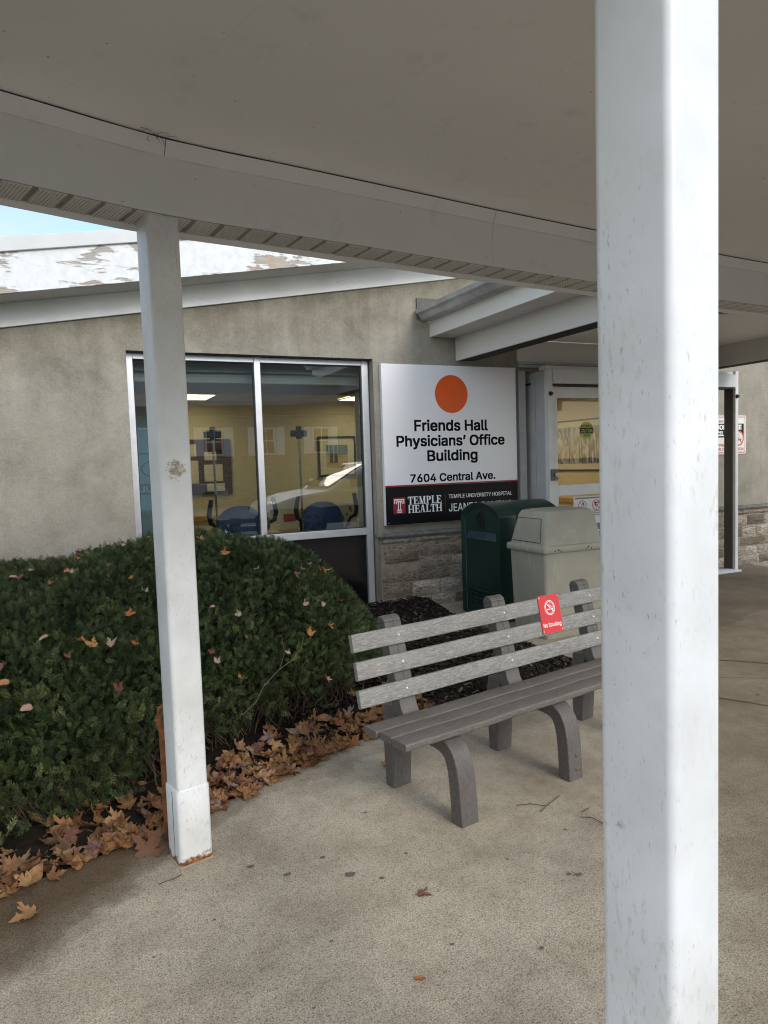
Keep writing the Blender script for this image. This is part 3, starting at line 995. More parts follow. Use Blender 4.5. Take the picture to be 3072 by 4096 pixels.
# frieze board, soffit, fascia and roof edge along the rake
def rake(y0, y1, zb, zt, x0=-4.6, x1=7.5):
    mb = MB()
    s = lambda x: 0.17 * x
    mb.prism([(x0, zb + s(x0)), (x1, zb + s(x1)), (x1, zt + s(x1)), (x0, zt + s(x0))], lambda x, z, t: (x, t, z), y0, y1)
    return mb
fz = ob('frieze_board', rake(6.872, 6.899, 2.913, 3.115), 'crazed_white', bld, bevel=.004)
ob('rake_soffit', rake(6.53, 6.871, 3.112, 3.135), 'crazed_white', bld)
ob('rake_fascia', rake(6.495, 6.529, 3.105, 3.445), 'peeling_paint', bld, bevel=.003)
mb = rake(6.470, 6.494, 3.428, 3.548)
ob('roof_edge', mb, 'roof_white', bld, bevel=.006)
mb = MB()
mb.hexa([(-4.6, 6.50, 3.47 - .782), (7.5, 6.50, 3.47 + 1.275), (7.5, 16, 3.47 + 1.275), (-4.6, 16, 3.47 - .782),
         (-4.6, 6.50, 3.535 - .782), (7.5, 6.50, 3.535 + 1.275), (7.5, 16, 3.535 + 1.275), (-4.6, 16, 3.535 - .782)])
mb.hexa([(7.51, 6.50, 4.745), (16, 6.50, 3.30), (16, 16, 3.30), (7.51, 16, 4.745), (7.51, 6.50, 4.81), (16, 6.50, 3.365), (16, 16, 3.365), (7.51, 16, 4.81)])
ob('roof', mb, 'roof_white', bld)
mb = MB(); mb.box(3.66, 4.02, 6.880, 6.899, 3.15, 3.375)
ob('flashing', mb, 'downspout_dirt', bld, bevel=.004)

# window
mb = MB()
GX = (.655, .712, 1.862, 1.925, 3.030, 3.105)
for a, b in ((GX[0], GX[1]), (GX[2], GX[3]), (GX[4], GX[5])):
    mb.box(a, b, 6.995, 7.10, -.05, 2.700)
for a, b in ((GX[1], GX[2]), (GX[3], GX[4])):
    mb.box(a + .001, b - .001, 7.0, 7.095, 2.645, 2.697)
    mb.box(a + .001, b - .001, 6.99, 7.095, .832, .908)
win = ob('window', MB().box(.66, 3.10, 7.101, 7.115, 2.64, 2.70), 'aluminium_frame', bld)
fr = ob('window_frame', mb, 'aluminium_frame', win, bevel=.003)
mb = MB()
for a, b in ((GX[1], GX[2]), (GX[3], GX[4])):
    mb.box(a, a + .010, 7.02, 7.06, .908, 2.645); mb.box(b - .010, b, 7.02, 7.06, .908, 2.645)
    mb.box(a + .01, b - .01, 7.02, 7.06, .908, .917); mb.box(a + .01, b - .01, 7.02, 7.06, 2.636, 2.645)
ob('gasket', mb, 'black_rubber', win)
for a, b in ((GX[1], GX[2]), (GX[3], GX[4])):
    mb = MB(); mb.box(a + .004, b - .004, 7.036, 7.042, .910, 2.642)
    ob('glass_pane', mb, 'window_glass', win)
    mb = MB(); mb.box(a + .002, b - .002, 7.03, 7.05, -.05, .830)
    ob('lower_panel', mb, 'black_panel', win)
# head of the recess (dark joint above the frame)
mb = MB(); mb.box(.655, 3.118, 6.93, 7.10, 2.7005, 2.7045)
ob('head_joint', mb, 'downspout_dirt', win)

# lobby interior
mb = MB(); mb.box(-.6, 7.6, 7.152, 10.2, -.06, 0.0)
ob('lobby_floor', mb, 'carpet', bld)
mb = MB(); mb.box(-.6, 7.6, 7.30, 10.2, 2.55, 2.60)
for x in np.arange(-.3, 7.6, .61): mb.box(x, x + .024, 7.35, 10.2, 2.543, 2.549)
for y in np.arange(7.6, 10.2, .61): mb.box(-.6, 7.6, y, y + .024, 2.5395, 2.5425)
ob('lobby_ceiling', mb, 'ceiling_tile', bld)
mb = MB(); mb.box(-.7, 7.7, 10.2, 10.3, -.06, 2.7); mb.box(-.7, -.601, 7.152, 10.199, -.06, 2.7); mb.box(7.601, 7.7, 7.152, 10.199, -.06, 2.7)
mb.box(-.6, 7.6, 7.152, 7.17, 2.72, 3.0)
obs('lobby_wall', mb, 'yellow_wall', bld)
mb = MB(); mb.box(-.6, 7.6, 10.165, 10.199, .86, .93); mb.box(-.6, 7.6, 10.18, 10.199, 0, .11); mb.box(7.565, 7.60, 7.3, 10.164, .86, .93)
obs('chair_rail', mb, 'oak', bld)
mb = MB(); mb.box(.70, 3.10, 7.16, 7.27, 2.56, 2.70); mb.box(.72, 3.08, 7.20, 7.204, 2.47, 2.561); mb.tube([(.72, 7.202, 2.465), (3.08, 7.202, 2.465)], .010, 8)
ob('roller_blind', mb, 'shaded_grey_panel', bld)

mb = MB(); mb.box(-.6, 7.6, 7.58, 7.68, 2.39, 2.549)
ob('bulkhead', mb, 'lobby_white', bld)

plain('added_panel_blue', (0.40, 0.52, 0.60), 0.6, var=0.05)
mb = MB(); mb.box(-.6, 1.20, 7.88, 7.93, 0, 2.26)  # added panel, gives the left pane its blue reflection tone
ob('added_panel', mb, 'added_panel_blue', bld, bevel=.004)
mb = MB(); mb.box(-.6, 1.21, 7.87, 7.94, 2.261, 2.285)
ob('added_panel_cap', mb, 'lobby_white', bld)

# automatic door standing in front of the wall
DY = 6.57
door = ob('door', MB().box(5.15, 8.27, DY + .02, DY + .15, 2.612, 2.652), 'white_aluminium', bld)
mb = MB()
mb.box(5.215, 8.215, DY - .03, DY + .165, 2.445, 2.611)
hd = ob('header', mb, 'white_aluminium', door, bevel=.004)
def put_facade(y): return lambda x, z: (x, y, z)
mb = MB(); mb.box(5.23, 8.20, DY - .018, DY + .15, 2.428, 2.444)
ob('track', mb, 'black_rubber', door)
mb = MB(); mb.box(5.150, 5.213, DY - .012, DY + .06, 0.02, 2.61)
mb.box(8.217, 8.272, DY - .012, DY + .03, 0.02, 2.66)
obs('jamb_post', mb, 'white_aluminium', door, bevel=.003)
mb = MB(); mb.box(8.222, 8.262, DY + .031, DY + .168, .02, 2.44)
ob('jamb_guard', mb, 'dark_bronze', door, label='dark inner panel of the door jamb')
mb = MB(); mb.box(5.152, 5.195, DY + .061, DY + .23, 0.02, 2.60); mb.box(5.149, 5.19, DY + .236, DY + .43, 0.02, 2.60)
mb.box(5.146, 5.151, DY + .05, DY + .43, 2.535, 2.60)
obs('return_panel', mb, 'shaded_grey_panel', door, bevel=.002)
mb = MB(); mb.box(5.140, 5.148, DY + .30, DY + .42, 2.46, 2.485)
ob('blue_tape', mb, 'blue_plastic', door)
mb = MB(); mb.box(4.972, 5.068, 6.872, 6.899, 0, 2.62)
ob('side_trim', mb, 'shaded_grey_panel', door, bevel=.003)
mb = MB(); mb.box(4.956, 8.262, 6.862, 6.899, 2.730, 2.975)
mb.box(4.96, 8.26, 6.850, 6.861, 2.955, 2.974)
ob('transom_board', mb, 'entrance_sheet', door, bevel=.003)
mb = MB(); mb.box(4.962, 8.26, 6.845, 6.899, 2.700, 2.728); mb.box(4.966, 8.26, 6.860, 6.899, 2.665, 2.698)
obs('transom_trim', mb, 'shaded_grey_panel', door, bevel=.003)
# sliding leaf
mb = MB()
LX0, LX1 = 5.218, 6.62
mb.box(LX0, LX0 + .078, DY + .012, DY + .055, .03, 2.415); mb.box(LX1 - .078, LX1, DY + .012, DY + .055, .03, 2.415)
mb.box(LX0 + .0785, LX1 - .0785, DY + .014, DY + .053, 2.285, 2.413)
mb.box(LX0 + .0785, LX1 - .0785, DY + .014, DY + .053, 1.150, 1.278)
mb.box(LX0 + .0785, LX1 - .0785, DY + .014, DY + .053, .03, .24)
leafo = ob('sliding_leaf', mb, 'white_aluminium', door, bevel=.004)
mb = MB()
mb.box(LX0 + .076, LX1 - .076, DY + .030, DY + .036, 1.276, 2.287); mb.box(LX0 + .076, LX1 - .076, DY + .030, DY + .036, .238, 1.152)
obs('leaf_glass', mb, 'door_glass', door)
mb = MB(); mb.box(5.168, 5.262, DY - .030, DY - .0125, 1.335, 1.465)
lk = ob('lock_box', mb, 'dark_bronze', door, bevel=.004)
mb = MB(); mb.disc((5.232, DY - .040, 1.40), (1, 0, 0), (0, 0, 1), .026, n=20, th=.010)
for z in (1.352, 1.448): mb.disc((5.232, DY - .034, z), (1, 0, 0), (0, 0, 1), .007, n=10, th=.004)
ob('lock_cylinder', mb, 'galvanised', door)
mb = MB()
for x in (5.18, 8.243): mb.tube([(x, DY - .013, 2.33), (x, DY - .04, 2.33)], [.026, .020], 12)
obs('sensor', mb, 'black_rubber', door)
mb = MB(); mb.box(5.1, 8.25, DY - .09, DY + .17, 0.0, .018)
for i in range(5): mb.box(5.1, 8.25, DY - .08 + i * .04, DY - .065 + i * .04, .018, .023)
ob('threshold', mb, 'aluminium_frame', door)
# round door sticker
P = put_facade
mb = MB()
mb.disc((5.735, DY + .0285, 1.908), (1, 0, 0), (0, 0, 1), .104, n=40, th=.0012, mi=0)
mb.box(5.637, 5.833, DY + .0262, DY + .0268, 1.873, 1.938, 1)
put_text(mb, 'AUTOMATIC', 5.652, 5.818, 1.945, .030, P(DY + .026), .010, 1)
put_text(mb, 'CAUTION', 5.650, 5.820, 1.884, .042, P(DY + .0255), .014, 2)
put_text(mb, 'DOOR', 5.690, 5.780, 1.836, .026, P(DY + .026), .012, 1)
ob('caution_sticker', mb, ['sticker_green', 'letter_black', 'sticker_green'], door, fix=False, label='round yellow green automatic door caution sticker')
# paper notice with two prohibition circles
mb = MB()
mb.box(5.525, 6.22, DY + .0265, DY + .0285, .70, 1.128, 0)
mb.box(5.545, 6.20, DY + .0258, DY + .0264, 1.098, 1.116, 1)
mb.box(5.545, 6.20, DY + .0258, DY + .0264, .72, .80, 1)
for cx in (5.655, 5.868):
    mb.disc((cx, DY + .0262, 1.020), (1, 0, 0), (0, 0, 1), .062, n=32, th=.0012, mi=2, rin=.053)
    mb.prism([(cx - .044, 1.060), (cx - .040, 1.066), (cx + .044, .982), (cx + .040, .976)], lambda x, z, t: (x, t, z), DY + .0252, DY + .0256, 2)
# match flames / hair-dryer-like tool silhouettes inside the circles
mb.prism([(5.640, .985), (5.628, 1.0), (5.633, 1.018), (5.647, 1.002)], lambda x, z, t: (x, t, z), DY + .0256, DY + .026, 3)
mb.prism([(5.660, 1.038), (5.652, 1.052), (5.660, 1.062), (5.674, 1.050), (5.69, 1.012), (5.686, 1.012)], lambda x, z, t: (x, t, z), DY + .0256, DY + .026, 3)
mb.prism([(5.842, 1.042), (5.842, 1.054), (5.905, 1.056), (5.905, 1.044), (5.866, 1.040), (5.860, 1.008), (5.846, 1.008)], lambda x, z, t: (x, t, z), DY + .0256, DY + .026, 3)
mb.prism([(5.905, 1.036), (5.900, 1.04), (5.858, .990), (5.864, .986)], lambda x, z, t: (x, t, z), DY + .0248, DY + .0251, 3)
tx = P(DY + .026)
put_text(mb, 'NO LIGHTERS OR MATCHES', 5.585, 5.725, .940, .011, tx, .01, 3)
put_text(mb, 'BEYOND THIS POINT', 5.605, 5.705, .917, .011, tx, .01, 3)
put_text(mb, 'NO WEAPONS ON PROPERTY', 5.795, 5.945, .940, .011, tx, .01, 3)
put_text(mb, 'ALL PERSONS ARE SUBJECT', 5.795, 5.945, .917, .011, tx, .01, 3)
put_text(mb, 'TO SEARCH ON ENTRY', 5.810, 5.930, .894, .011, tx, .01, 3)
ob('door_notice', mb, ['paper', 'notice_teal', 'sign_red', 'letter_black'], door, fix=False, label='white notice with two red prohibition circles')

# ================================================================== WALKWAY CANOPY
ZB, ZC = 2.576, 2.850
C1 = smooth_curve([(-9, -0.6), (-6, 0.72), (-3, 1.815), (-1.5, 2.285), (-0.1, 2.690), (0.445, 2.852), (0.95, 2.917), (1.40, 2.975), (2.08, 3.065), (2.8, 3.145), (3.92, 3.255), (4.9, 3.31), (7, 3.36), (10, 3.30)], 8)
C1 = np.array(C1)
def norms(c):
    t = np.gradient(c, axis=0)
    t /= np.linalg.norm(t, axis=1, keepdims=True)
    return np.stack([-t[:, 1], t[:, 0]], -1)         # towards the building
NB = norms(C1)
ARC = np.concatenate([[0], np.cumsum(np.linalg.norm(np.diff(C1, axis=0), axis=1))])
def at_s(s, off=0.0, base=C1, nb=NB):
    p = np.array([np.interp(s, ARC, base[:, k]) for k in (0, 1)])
    n = np.array([np.interp(s, ARC, nb[:, k]) for k in (0, 1)])
    n /= np.linalg.norm(n)
    return p + n * off
def s_of_x(x): return float(np.interp(x, C1[:, 0], ARC))
def sweep(mb, prof, s0, s1, step=0.25, mi=0, closed=True, base=0.0, sign=1.0):
    """profile (offset, z) swept along the canopy line from arc s0 to s1"""
    n = max(1, int(math.ceil((s1 - s0) / step)))
    rings = []
    for k in range(n + 1):
        s = s0 + (s1 - s0) * k / n
        rings.append([(*at_s(s, base + sign * o), z) for (o, z) in prof])
    mb.loft(rings, mi)
SL, SR = 0.3, ARC[-1] - .3
WIDTH = 1.955
SP = s_of_x(.445)                                   # the beam joint above the corner post
can = thing('walkway_canopy', 'curved cream covered walkway canopy on white square posts over the concrete walk', 'canopy', (0.9, 1.9, 0))
mb = MB()
sweep(mb, [(.004, ZC), (.004, ZC + .02), (-WIDTH - .004, ZC + .02), (-WIDTH - .004, ZC)], SL, SR)
ob('ceiling', mb, 'canopy_ceiling', can, smooth=30)
seams = [SL, SP, s_of_x(2.075), s_of_x(5.6), SR]
for side in (0, 1):
    base, sg = (0.0, 1.0) if side == 0 else (-WIDTH, -1.0)
    mb = MB(); mbt = MB()
    beam_seams = [q for q in seams if q != SP]
    for a, b in zip(beam_seams[:-1], beam_seams[1:]):
        g = .0009
        sweep(mb, [(0, ZB), (.155, ZB + .004), (.155, ZC - .004), (0, ZC - .004)], a + g, b - g, base=base, sign=sg)
    for a, b in zip(seams[:-1], seams[1:]):
        g = .0012
        sweep(mbt, [(-.008, ZC - .060), (-.001, ZC - .060), (-.001, ZC - .0075), (-.034, ZC - .0075)], a + g * 1.4, b - g * 1.4, base=base, sign=sg)
    bm_ = ob('beam', mb, 'canopy_sheet', can, smooth=30)
    ob('trim_strip', mbt, 'canopy_sheet', bm_, smooth=30)
    mb = MB(); sweep(mb, [(-.028, ZC - .0075), (.003, ZC - .0075), (.003, ZC - .0005), (-.028, ZC - .0005)], SL, SR, base=base, sign=sg)
    ob('shadow_gap', mb, 'shadow_gap', can)
    # vented soffit under the outer half of the beam
    mbp = MB(); uvs = []
    s = SL
    while s < SR - .12:
        n0 = len(mbp.v)
        vs = []
        for zz in (ZB - .006, ZB + .003):
            for (ss, oo) in ((s, .006), (s + .094, .006), (s + .094, .160), (s, .160)):
                vs.append((*at_s(ss, base + sg * oo), zz))
        mbp.hexa(vs)
        uvs.append((s, s + .094))
        s += .115
    so = ob('vented_soffit', mbp, 'perforated_soffit', can, fix=False)
    me = so.data
    uvl = me.uv_layers.new(name='UVMap')
    for pi, poly in enumerate(me.polygons):
        a, b = uvs[pi // 6]
        for li in poly.loop_indices:
            vi = me.loops[li].vertex_index % 4
            uvl.data[li].uv = ((a, b, b, a)[vi], (.006, .006, .160, .160)[vi]) if pi % 6 == 0 else (0.0, 0.0)
    mb = MB(); sweep(mb, [(.004, ZB - .0016), (.160, ZB - .0016), (.160, ZB - .0006), (.004, ZB - .0006)], SL, SR, base=base, sign=sg)
    ob('soffit_groove', mb, 'groove_grey', so, smooth=30)
    mb = MB()
    sweep(mb, [(.150, ZB + .0045), (.175, ZB + .0045), (.175, ZB + .012), (.150, ZB + .012)], SL, SR, base=base, sign=sg)
    sweep(mb, [(.168, ZB - .002), (.184, ZB - .022), (.190, ZB - .022), (.190, ZB + .40), (.182, ZB + .40), (.182, ZB - .008), (.168, ZB + .004)], SL, SR, base=base, sign=sg)
    ob('outer_fascia', mb, 'canopy_sheet', can, smooth=30)
mb = MB(); sweep(mb, [(.182, ZB + .405), (.182, ZB + .44), (-WIDTH / 2, ZB + .50), (-WIDTH - .182, ZB + .44), (-WIDTH - .182, ZB + .405)], SL, SR)
ob('canopy_roof', mb, 'roof_white', can, smooth=30)
# debris tangle in the joint above the post
def tangle(c, n, r, seed):
    rr = random.Random(seed); mb = MB()
    for _ in range(n):
        p = Vector(c) + Vector((rr.uniform(-r, r), rr.uniform(-r, r), rr.uniform(-.012, 0)))
        q = p + Vector((rr.uniform(-r, r), rr.uniform(-r, r), rr.uniform(-.015, .004)))
        mb.tube([p, (p + q) / 2 + Vector((rr.uniform(-.01, .01),) * 3), q], .0009, 4)
    return mb
ob('cobweb_debris', tangle((.41, 2.80, ZC - .004), 16, .045, 3), 'twig_brown', can)

def rounded_sq(h, r, n=4):
    out = []
    for cx, cy, a0 in ((h - r, h - r, 0), (-h + r, h - r, 90), (-h + r, -h + r, 180), (h - r, -h + r, 270)):
        for k in range(n + 1):
            a = R(a0 + 90 * k / n)
            out.append((cx + r * math.cos(a), cy + r * math.sin(a)))
    return out
def post(cx, cy, th, h, zt, label, sleeve):
    c, s = math.cos(R(th)), math.sin(R(th))
    T_ = lambda p, z: (cx + p[0] * c - p[1] * s, cy + p[0] * s + p[1] * c, z)
    sec = rounded_sq(h, .016, 5)
    zs = [0.0] + [zt * k / 10 for k in range(1, 11)]
    mb = MB().loft([[T_(p, z) for p in sec] for z in zs])
    po = ob('post', mb, 'post_paint', can, smooth=40, label=label)
    if sleeve:
        sec2 = rounded_sq(h + .0055, .019, 5)
        mb = MB().loft([[T_(p, z) for p in sec2] for z in (0.004, .03, .16, .309)] + [[T_(p, .316) for p in rounded_sq(h + .0008, .017, 5)]])
        sl = ob('base_sleeve', mb, 'post_paint', po, smooth=40)
        # torch-cut seam down the left face and rough grout at the foot
        mb = MB()
        for k in range(9):
            z0 = .02 + k * .031
            p0 = (-h - .0062, -.012 + .002 * math.sin(k * 2.1)); p1 = (-h - .0062, -.012 + .002 * math.sin((k + 1) * 2.1))
            mb.hexa([T_((p0[0], p0[1] - .002), z0), T_((p0[0] + .002, p0[1] - .002), z0), T_((p0[0] + .002, p0[1] + .002), z0), T_((p0[0], p0[1] + .002), z0),
                     T_((p1[0], p1[1] - .002), z0 + .031), T_((p1[0] + .002, p1[1] - .002), z0 + .031), T_((p1[0] + .002, p1[1] + .002), z0 + .031), T_((p1[0], p1[1] + .002), z0 + .031)])
        ob('seam', mb, 'crack_dark', po)
        rr = random.Random(4)
        sec3 = rounded_sq(h + .008, .02, 6)
        mb = MB().loft([[T_((p[0] * (1 + rr.uniform(0, .10)), p[1] * (1 + rr.uniform(0, .10))), .0005) for p in sec3], [T_((p[0] * (1 - rr.uniform(0.0, .04)), p[1] * (1 - rr.uniform(0.0, .04))), .006) for p in sec3]])
        ob('grout', mb, 'mortar', po, smooth=60)
    return po
post(.4185, 2.922, 13, .0645, ZB + .0005, 'slim white post at the hedge corner with a rusty sleeved foot', True)
post(.8862, .8512, 11, .0695, ZB + .0005, 'thick white post nearest the viewer, chipped and rust spotted', False)

# ================================================================== ENTRANCE CANOPY
ent = thing('entrance_canopy', 'cream flat entrance canopy running out from the door with gutter on its side', 'canopy', (6, 5.2, 0))
YA, YB = 3.30, 6.895
mb = MB(); mb.box(3.815, 3.835, YA, YB, 2.960, 3.128)
mb.box(8.28, 8.30, YA, YB - .04, 2.960, 3.128)
obs('fascia', mb, 'entrance_sheet', ent, bevel=.003)
for xa_, xb_, yb_ in ((3.837, 4.138, YB), (8.162, 8.278, YB - .04)):
    mb = MB()
    y = YA
    while y < yb_ - .02:
        mb.box(xa_, xb_, y, min(y + .098, yb_), 2.968, 2.978)
        y += .105
    mb.box(xa_, xb_, YA, yb_, 2.979, 2.986)
    ob('soffit', mb, 'entrance_sheet', ent)
for x0, x1 in ((4.140, 4.352), (7.95, 8.16)):
    mb = MB(); mb.box(x0, x1, YA, YB - .04 if x0 > 5 else YB, 2.712, 2.990)
    bmo = ob('beam', mb, 'entrance_sheet', ent, bevel=.003)
    mb = MB(); mb.box(x0 + .012, x1 - .04, YA, YB - .05, 2.7085, 2.7115) ; mb.box(x1 - .035, x1 - .020, YA, YB - .05, 2.7075, 2.7115)
    ob('bottom_joint', mb, 'shadow_gap', bmo)
mb = MB(); mb.box(4.353, 7.949, YA, 6.849, 2.978, 3.00)
ob('ceiling', mb, 'canopy_ceiling', ent)
mb = MB(); mb.box(3.836, 8.279, YA, 6.47, 3.05, 3.16)
ob('canopy_roof', mb, 'roof_white', ent)
gut = [(3.812, 3.126), (3.720, 3.126), (3.700, 3.135), (3.672, 3.180), (3.640, 3.200), (3.632, 3.246), (3.640, 3.246), (3.648, 3.207), (3.680, 3.186), (3.708, 3.142), (3.722, 3.133), (3.805, 3.133), (3.805, 3.246), (3.812, 3.246)]
mb = MB().prism(gut, lambda x, z, t: (x, t, z), YA, 6.86)
mb.prism([(3.812, 3.126), (3.720, 3.126), (3.700, 3.135), (3.672, 3.180), (3.640, 3.200), (3.632, 3.246), (3.812, 3.246)], lambda x, z, t: (x, t, z), 6.861, 6.868)
ob('gutter', mb, 'galvanised', ent)
mb = MB(); mb.disc((6.02, 4.93, 2.9775), (1, 0, 0), (0, -1, 0), .125, n=28, th=.012, rin=.095)
dl = ob('downlight', mb, 'galvanised', ent)
mb = MB(); mb.disc((6.02, 4.93, 2.9770), (1, 0, 0), (0, -1, 0), .094, n=28, th=.003)
ob('lens', mb, 'downspout_dirt', dl)

# ================================================================== BUILDING SIGN
SY = 6.84
sign = thing('building_sign', 'large square white and black building sign with an orange dot on the wall', 'sign', (4.05, SY, .925))
mb = MB(); mb.box(3.190, 4.907, SY, 6.898, .925, 2.652)
ob('panel', mb, 'white_sign', sign, bevel=.004)
mb = MB(); mb.box(3.193, 4.904, SY - .003, SY - .0004, .928, 1.340)
ob('black_band', mb, 'sign_black', sign)
mb = MB(); mb.box(3.193, 4.904, SY - .003, SY - .0004, 1.3405, 1.356)
ob('red_stripe', mb, 'cherry_red', sign)
mb = MB(); mb.disc((4.040, SY - .0004, 2.340), (1, 0, 0), (0, 0, 1), .209, n=72, th=.0016)
ob('orange_dot', mb, 'sign_orange', sign)
P = put_facade
tb = P(SY - .0012)
def line(parent, mat_, *a):
    mb = MB(); put_text(mb, *a)
    return ob('lettering', mb, mat_, parent, fix=False)
line(sign, 'letter_black', 'Friends Hall', 3.563, 4.510, 1.934, .123, tb, .024)
line(sign, 'letter_black', 'Physicians\u2019 Office', 3.342, 4.735, 1.769, .119, tb, .024)
line(sign, 'letter_black', 'Building', 3.714, 4.363, 1.604, .121, tb, .024)
line(sign, 'letter_black', '7604 Central Ave.', 3.496, 4.597, 1.378, .090, tb, .023)

_K = [0]
def serif(mb, ch, x, w, z, h, fn0, t=.020, th=.008, sf=.010):
    def fn(a_, b_):
        p = fn0(a_, b_)
        return (p[0], p[1] - (_K[0] % 24) * .00003, p[2])
    """slab-serifed capital in box x..x+w, z..z+h"""
    def bar(a, b, c, d):
        _K[0] += 1
        mb.add([fn(a, c), fn(b, c), fn(b, d), fn(a, d)], [(0, 1, 2, 3)])
    def slant(xa, za, xb, zb, ww):
        _K[0] += 1
        mb.add([fn(xa - ww / 2, za), fn(xa + ww / 2, za), fn(xb + ww / 2, zb), fn(xb - ww / 2, zb)], [(0, 1, 2, 3)])
    def foot(cx, zz, wd): bar(cx - wd / 2, cx + wd / 2, zz, zz + th * .75)
    e = th
    if ch == 'T':
        cx = x + w / 2
        bar(cx - t / 2, cx + t / 2, z, z + h - e); bar(x, x + w, z + h - e, z + h); foot(cx, z, t + 2 * sf)
        for sx in (x, x + w - e * .8): bar(sx, sx + e * .8, z + h - .028, z + h)
    elif ch in 'EL':
        sx = x + sf * .8
        bar(sx, sx + t, z, z + h); foot(sx + t / 2, z, t + 2 * sf); foot(sx + t / 2, z + h - e * .75, t + 2 * sf)
        bar(sx, x + w, z, z + e); bar(x + w - e * .8, x + w, z, z + .026)
        if ch == 'E':
            bar(sx, x + w - .004, z + h - e, z + h); bar(x + w - .004 - e * .8, x + w - .004, z + h - .024, z + h)
            bar(sx + t, x + w * .74, z + h / 2 - e / 2 + .002, z + h / 2 + e / 2 + .002); bar(x + w * .74 - e * .7, x + w * .74, z + h / 2 - .012, z + h / 2 + .015)
    elif ch == 'H':
        for sx in (x + sf * .8, x + w - sf * .8 - t):
            bar(sx, sx + t, z, z + h); foot(sx + t / 2, z, t + 2 * sf * .9); foot(sx + t / 2, z + h - e * .75, t + 2 * sf * .9)
        bar(x + sf, x + w - sf, z + h / 2 - e / 2, z + h / 2 + e / 2)
    elif ch == 'A':
        slant(x + .012, z, x + w / 2 - .004, z + h, e); slant(x + w - .020, z, x + w / 2, z + h, t)
        foot(x + .012, z, 2.2 * sf); foot(x + w - .020, z, t + 1.6 * sf); bar(x + w * .25, x + w * .70, z + h * .30, z + h * .30 + e)
    elif ch == 'P':
        sx = x + sf * .8
        bar(sx, sx + t, z, z + h); foot(sx + t / 2, z, t + 2 * sf); bar(x, sx + t, z + h - e * .75, z + h)
        n = 10
        rx, rz, cz = x + w - sx - t, h * .28, z + h * .72
        for k in range(n):
            a, b = -math.pi / 2 + math.pi * k / n, -math.pi / 2 + math.pi * (k + 1) / n
            q = lambda an, s_, s2: fn(sx + t * .9 + math.cos(an) * rx * s_, cz + math.sin(an) * rz * s2)
            mb.add([q(a, 1, 1), q(b, 1, 1), q(b, .50, .74), q(a, .50, .74)], [(0, 1, 2, 3)])
    elif ch == 'M':
        bar(x + .010, x + .010 + e, z, z + h); bar(x + w - .010 - t, x + w - .010, z, z + h)
        slant(x + .018, z + h, x + w / 2 - .004, z, t * .9); slant(x + w / 2 - .004, z, x + w - .022, z + h, e)
        foot(x + .014, z, 2.2 * sf); foot(x + w - .010 - t / 2, z, t + 1.7 * sf); foot(x + .012, z + h - e * .75, 2 * sf); foot(x + w - .010 - t / 2, z + h - e * .75, t + 1.6 * sf)
tw = P(SY - .0046)
def word(s, x0, x1, z, h):
    mb = MB()
    ws = {'T': .9, 'E': .86, 'M': 1.18, 'P': .86, 'L': .82, 'H': 1.12, 'A': 1.05}
    tot = sum(ws[c] for c in s)
    x = x0
    for c in s:
        w = (x1 - x0) * ws[c] / tot
        serif(mb, c, x + .001, w - .004, z, h, tw, t=.0175, th=.0075, sf=.008)
        x += w
    ob('lettering', mb, 'letter_white', sign, fix=False)
word('TEMPLE', 3.456, 3.878, 1.140, .086)
word('HEALTH', 3.456, 3.884, 1.048, .084)
line(sign, 'letter_white', 'TEMPLE UNIVERSITY HOSPITAL', 3.969, 4.819, 1.184, .043, tw, .006)
line(sign, 'letter_white', 'JEANES CAMPUS', 3.967, 4.818, 1.036, .088, tw, .004)
mb = MB(); mb.box(3.9255, 3.9285, SY - .0046, SY - .0032, 1.02, 1.256)
ob('divider', mb, 'cherry_red', sign)
mb = MB(); mb.box(3.280, 3.424, SY - .0050, SY - .0032, 1.047, 1.222)
lg = ob('emblem', mb, 'cherry_red', sign)
mb = MB()
def bar(a, b, c, d): mb.box(a, b, SY - .0062, SY - .0052, c, d)
u0, v0, k = 3.280, 1.047, .144 / 100
bx = lambda a, b, c, d: bar(u0 + a * k, u0 + b * k, v0 + c * k * 1.215, v0 + d * k * 1.215)
bx(8, 92, 83, 91); bx(8, 15, 62, 82.8); bx(85, 92, 62, 82.8)          # outer cap
bx(24, 76, 72, 78); bx(24, 30, 62, 71.8); bx(70, 76, 62, 71.8)        # inner cap
bx(39, 45, 26, 71.8); bx(56, 62, 26, 71.8); bx(30, 45, 20, 25.8); bx(56, 71, 20, 25.8); bx(45.2, 55.8, 20, 25.8)
bx(30, 71, 7, 14)
ob('emblem_letter', mb, 'letter_white', lg)
mb = MB()
for x, z in ((3.22, .95), (4.88, .95), (3.22, 2.62), (4.88, 2.62)): mb.disc((x, SY - .0032, z), (1, 0, 0), (0, 0, 1), .005, n=10, th=.002)
obs('rivet', mb, 'bolt_metal', sign)

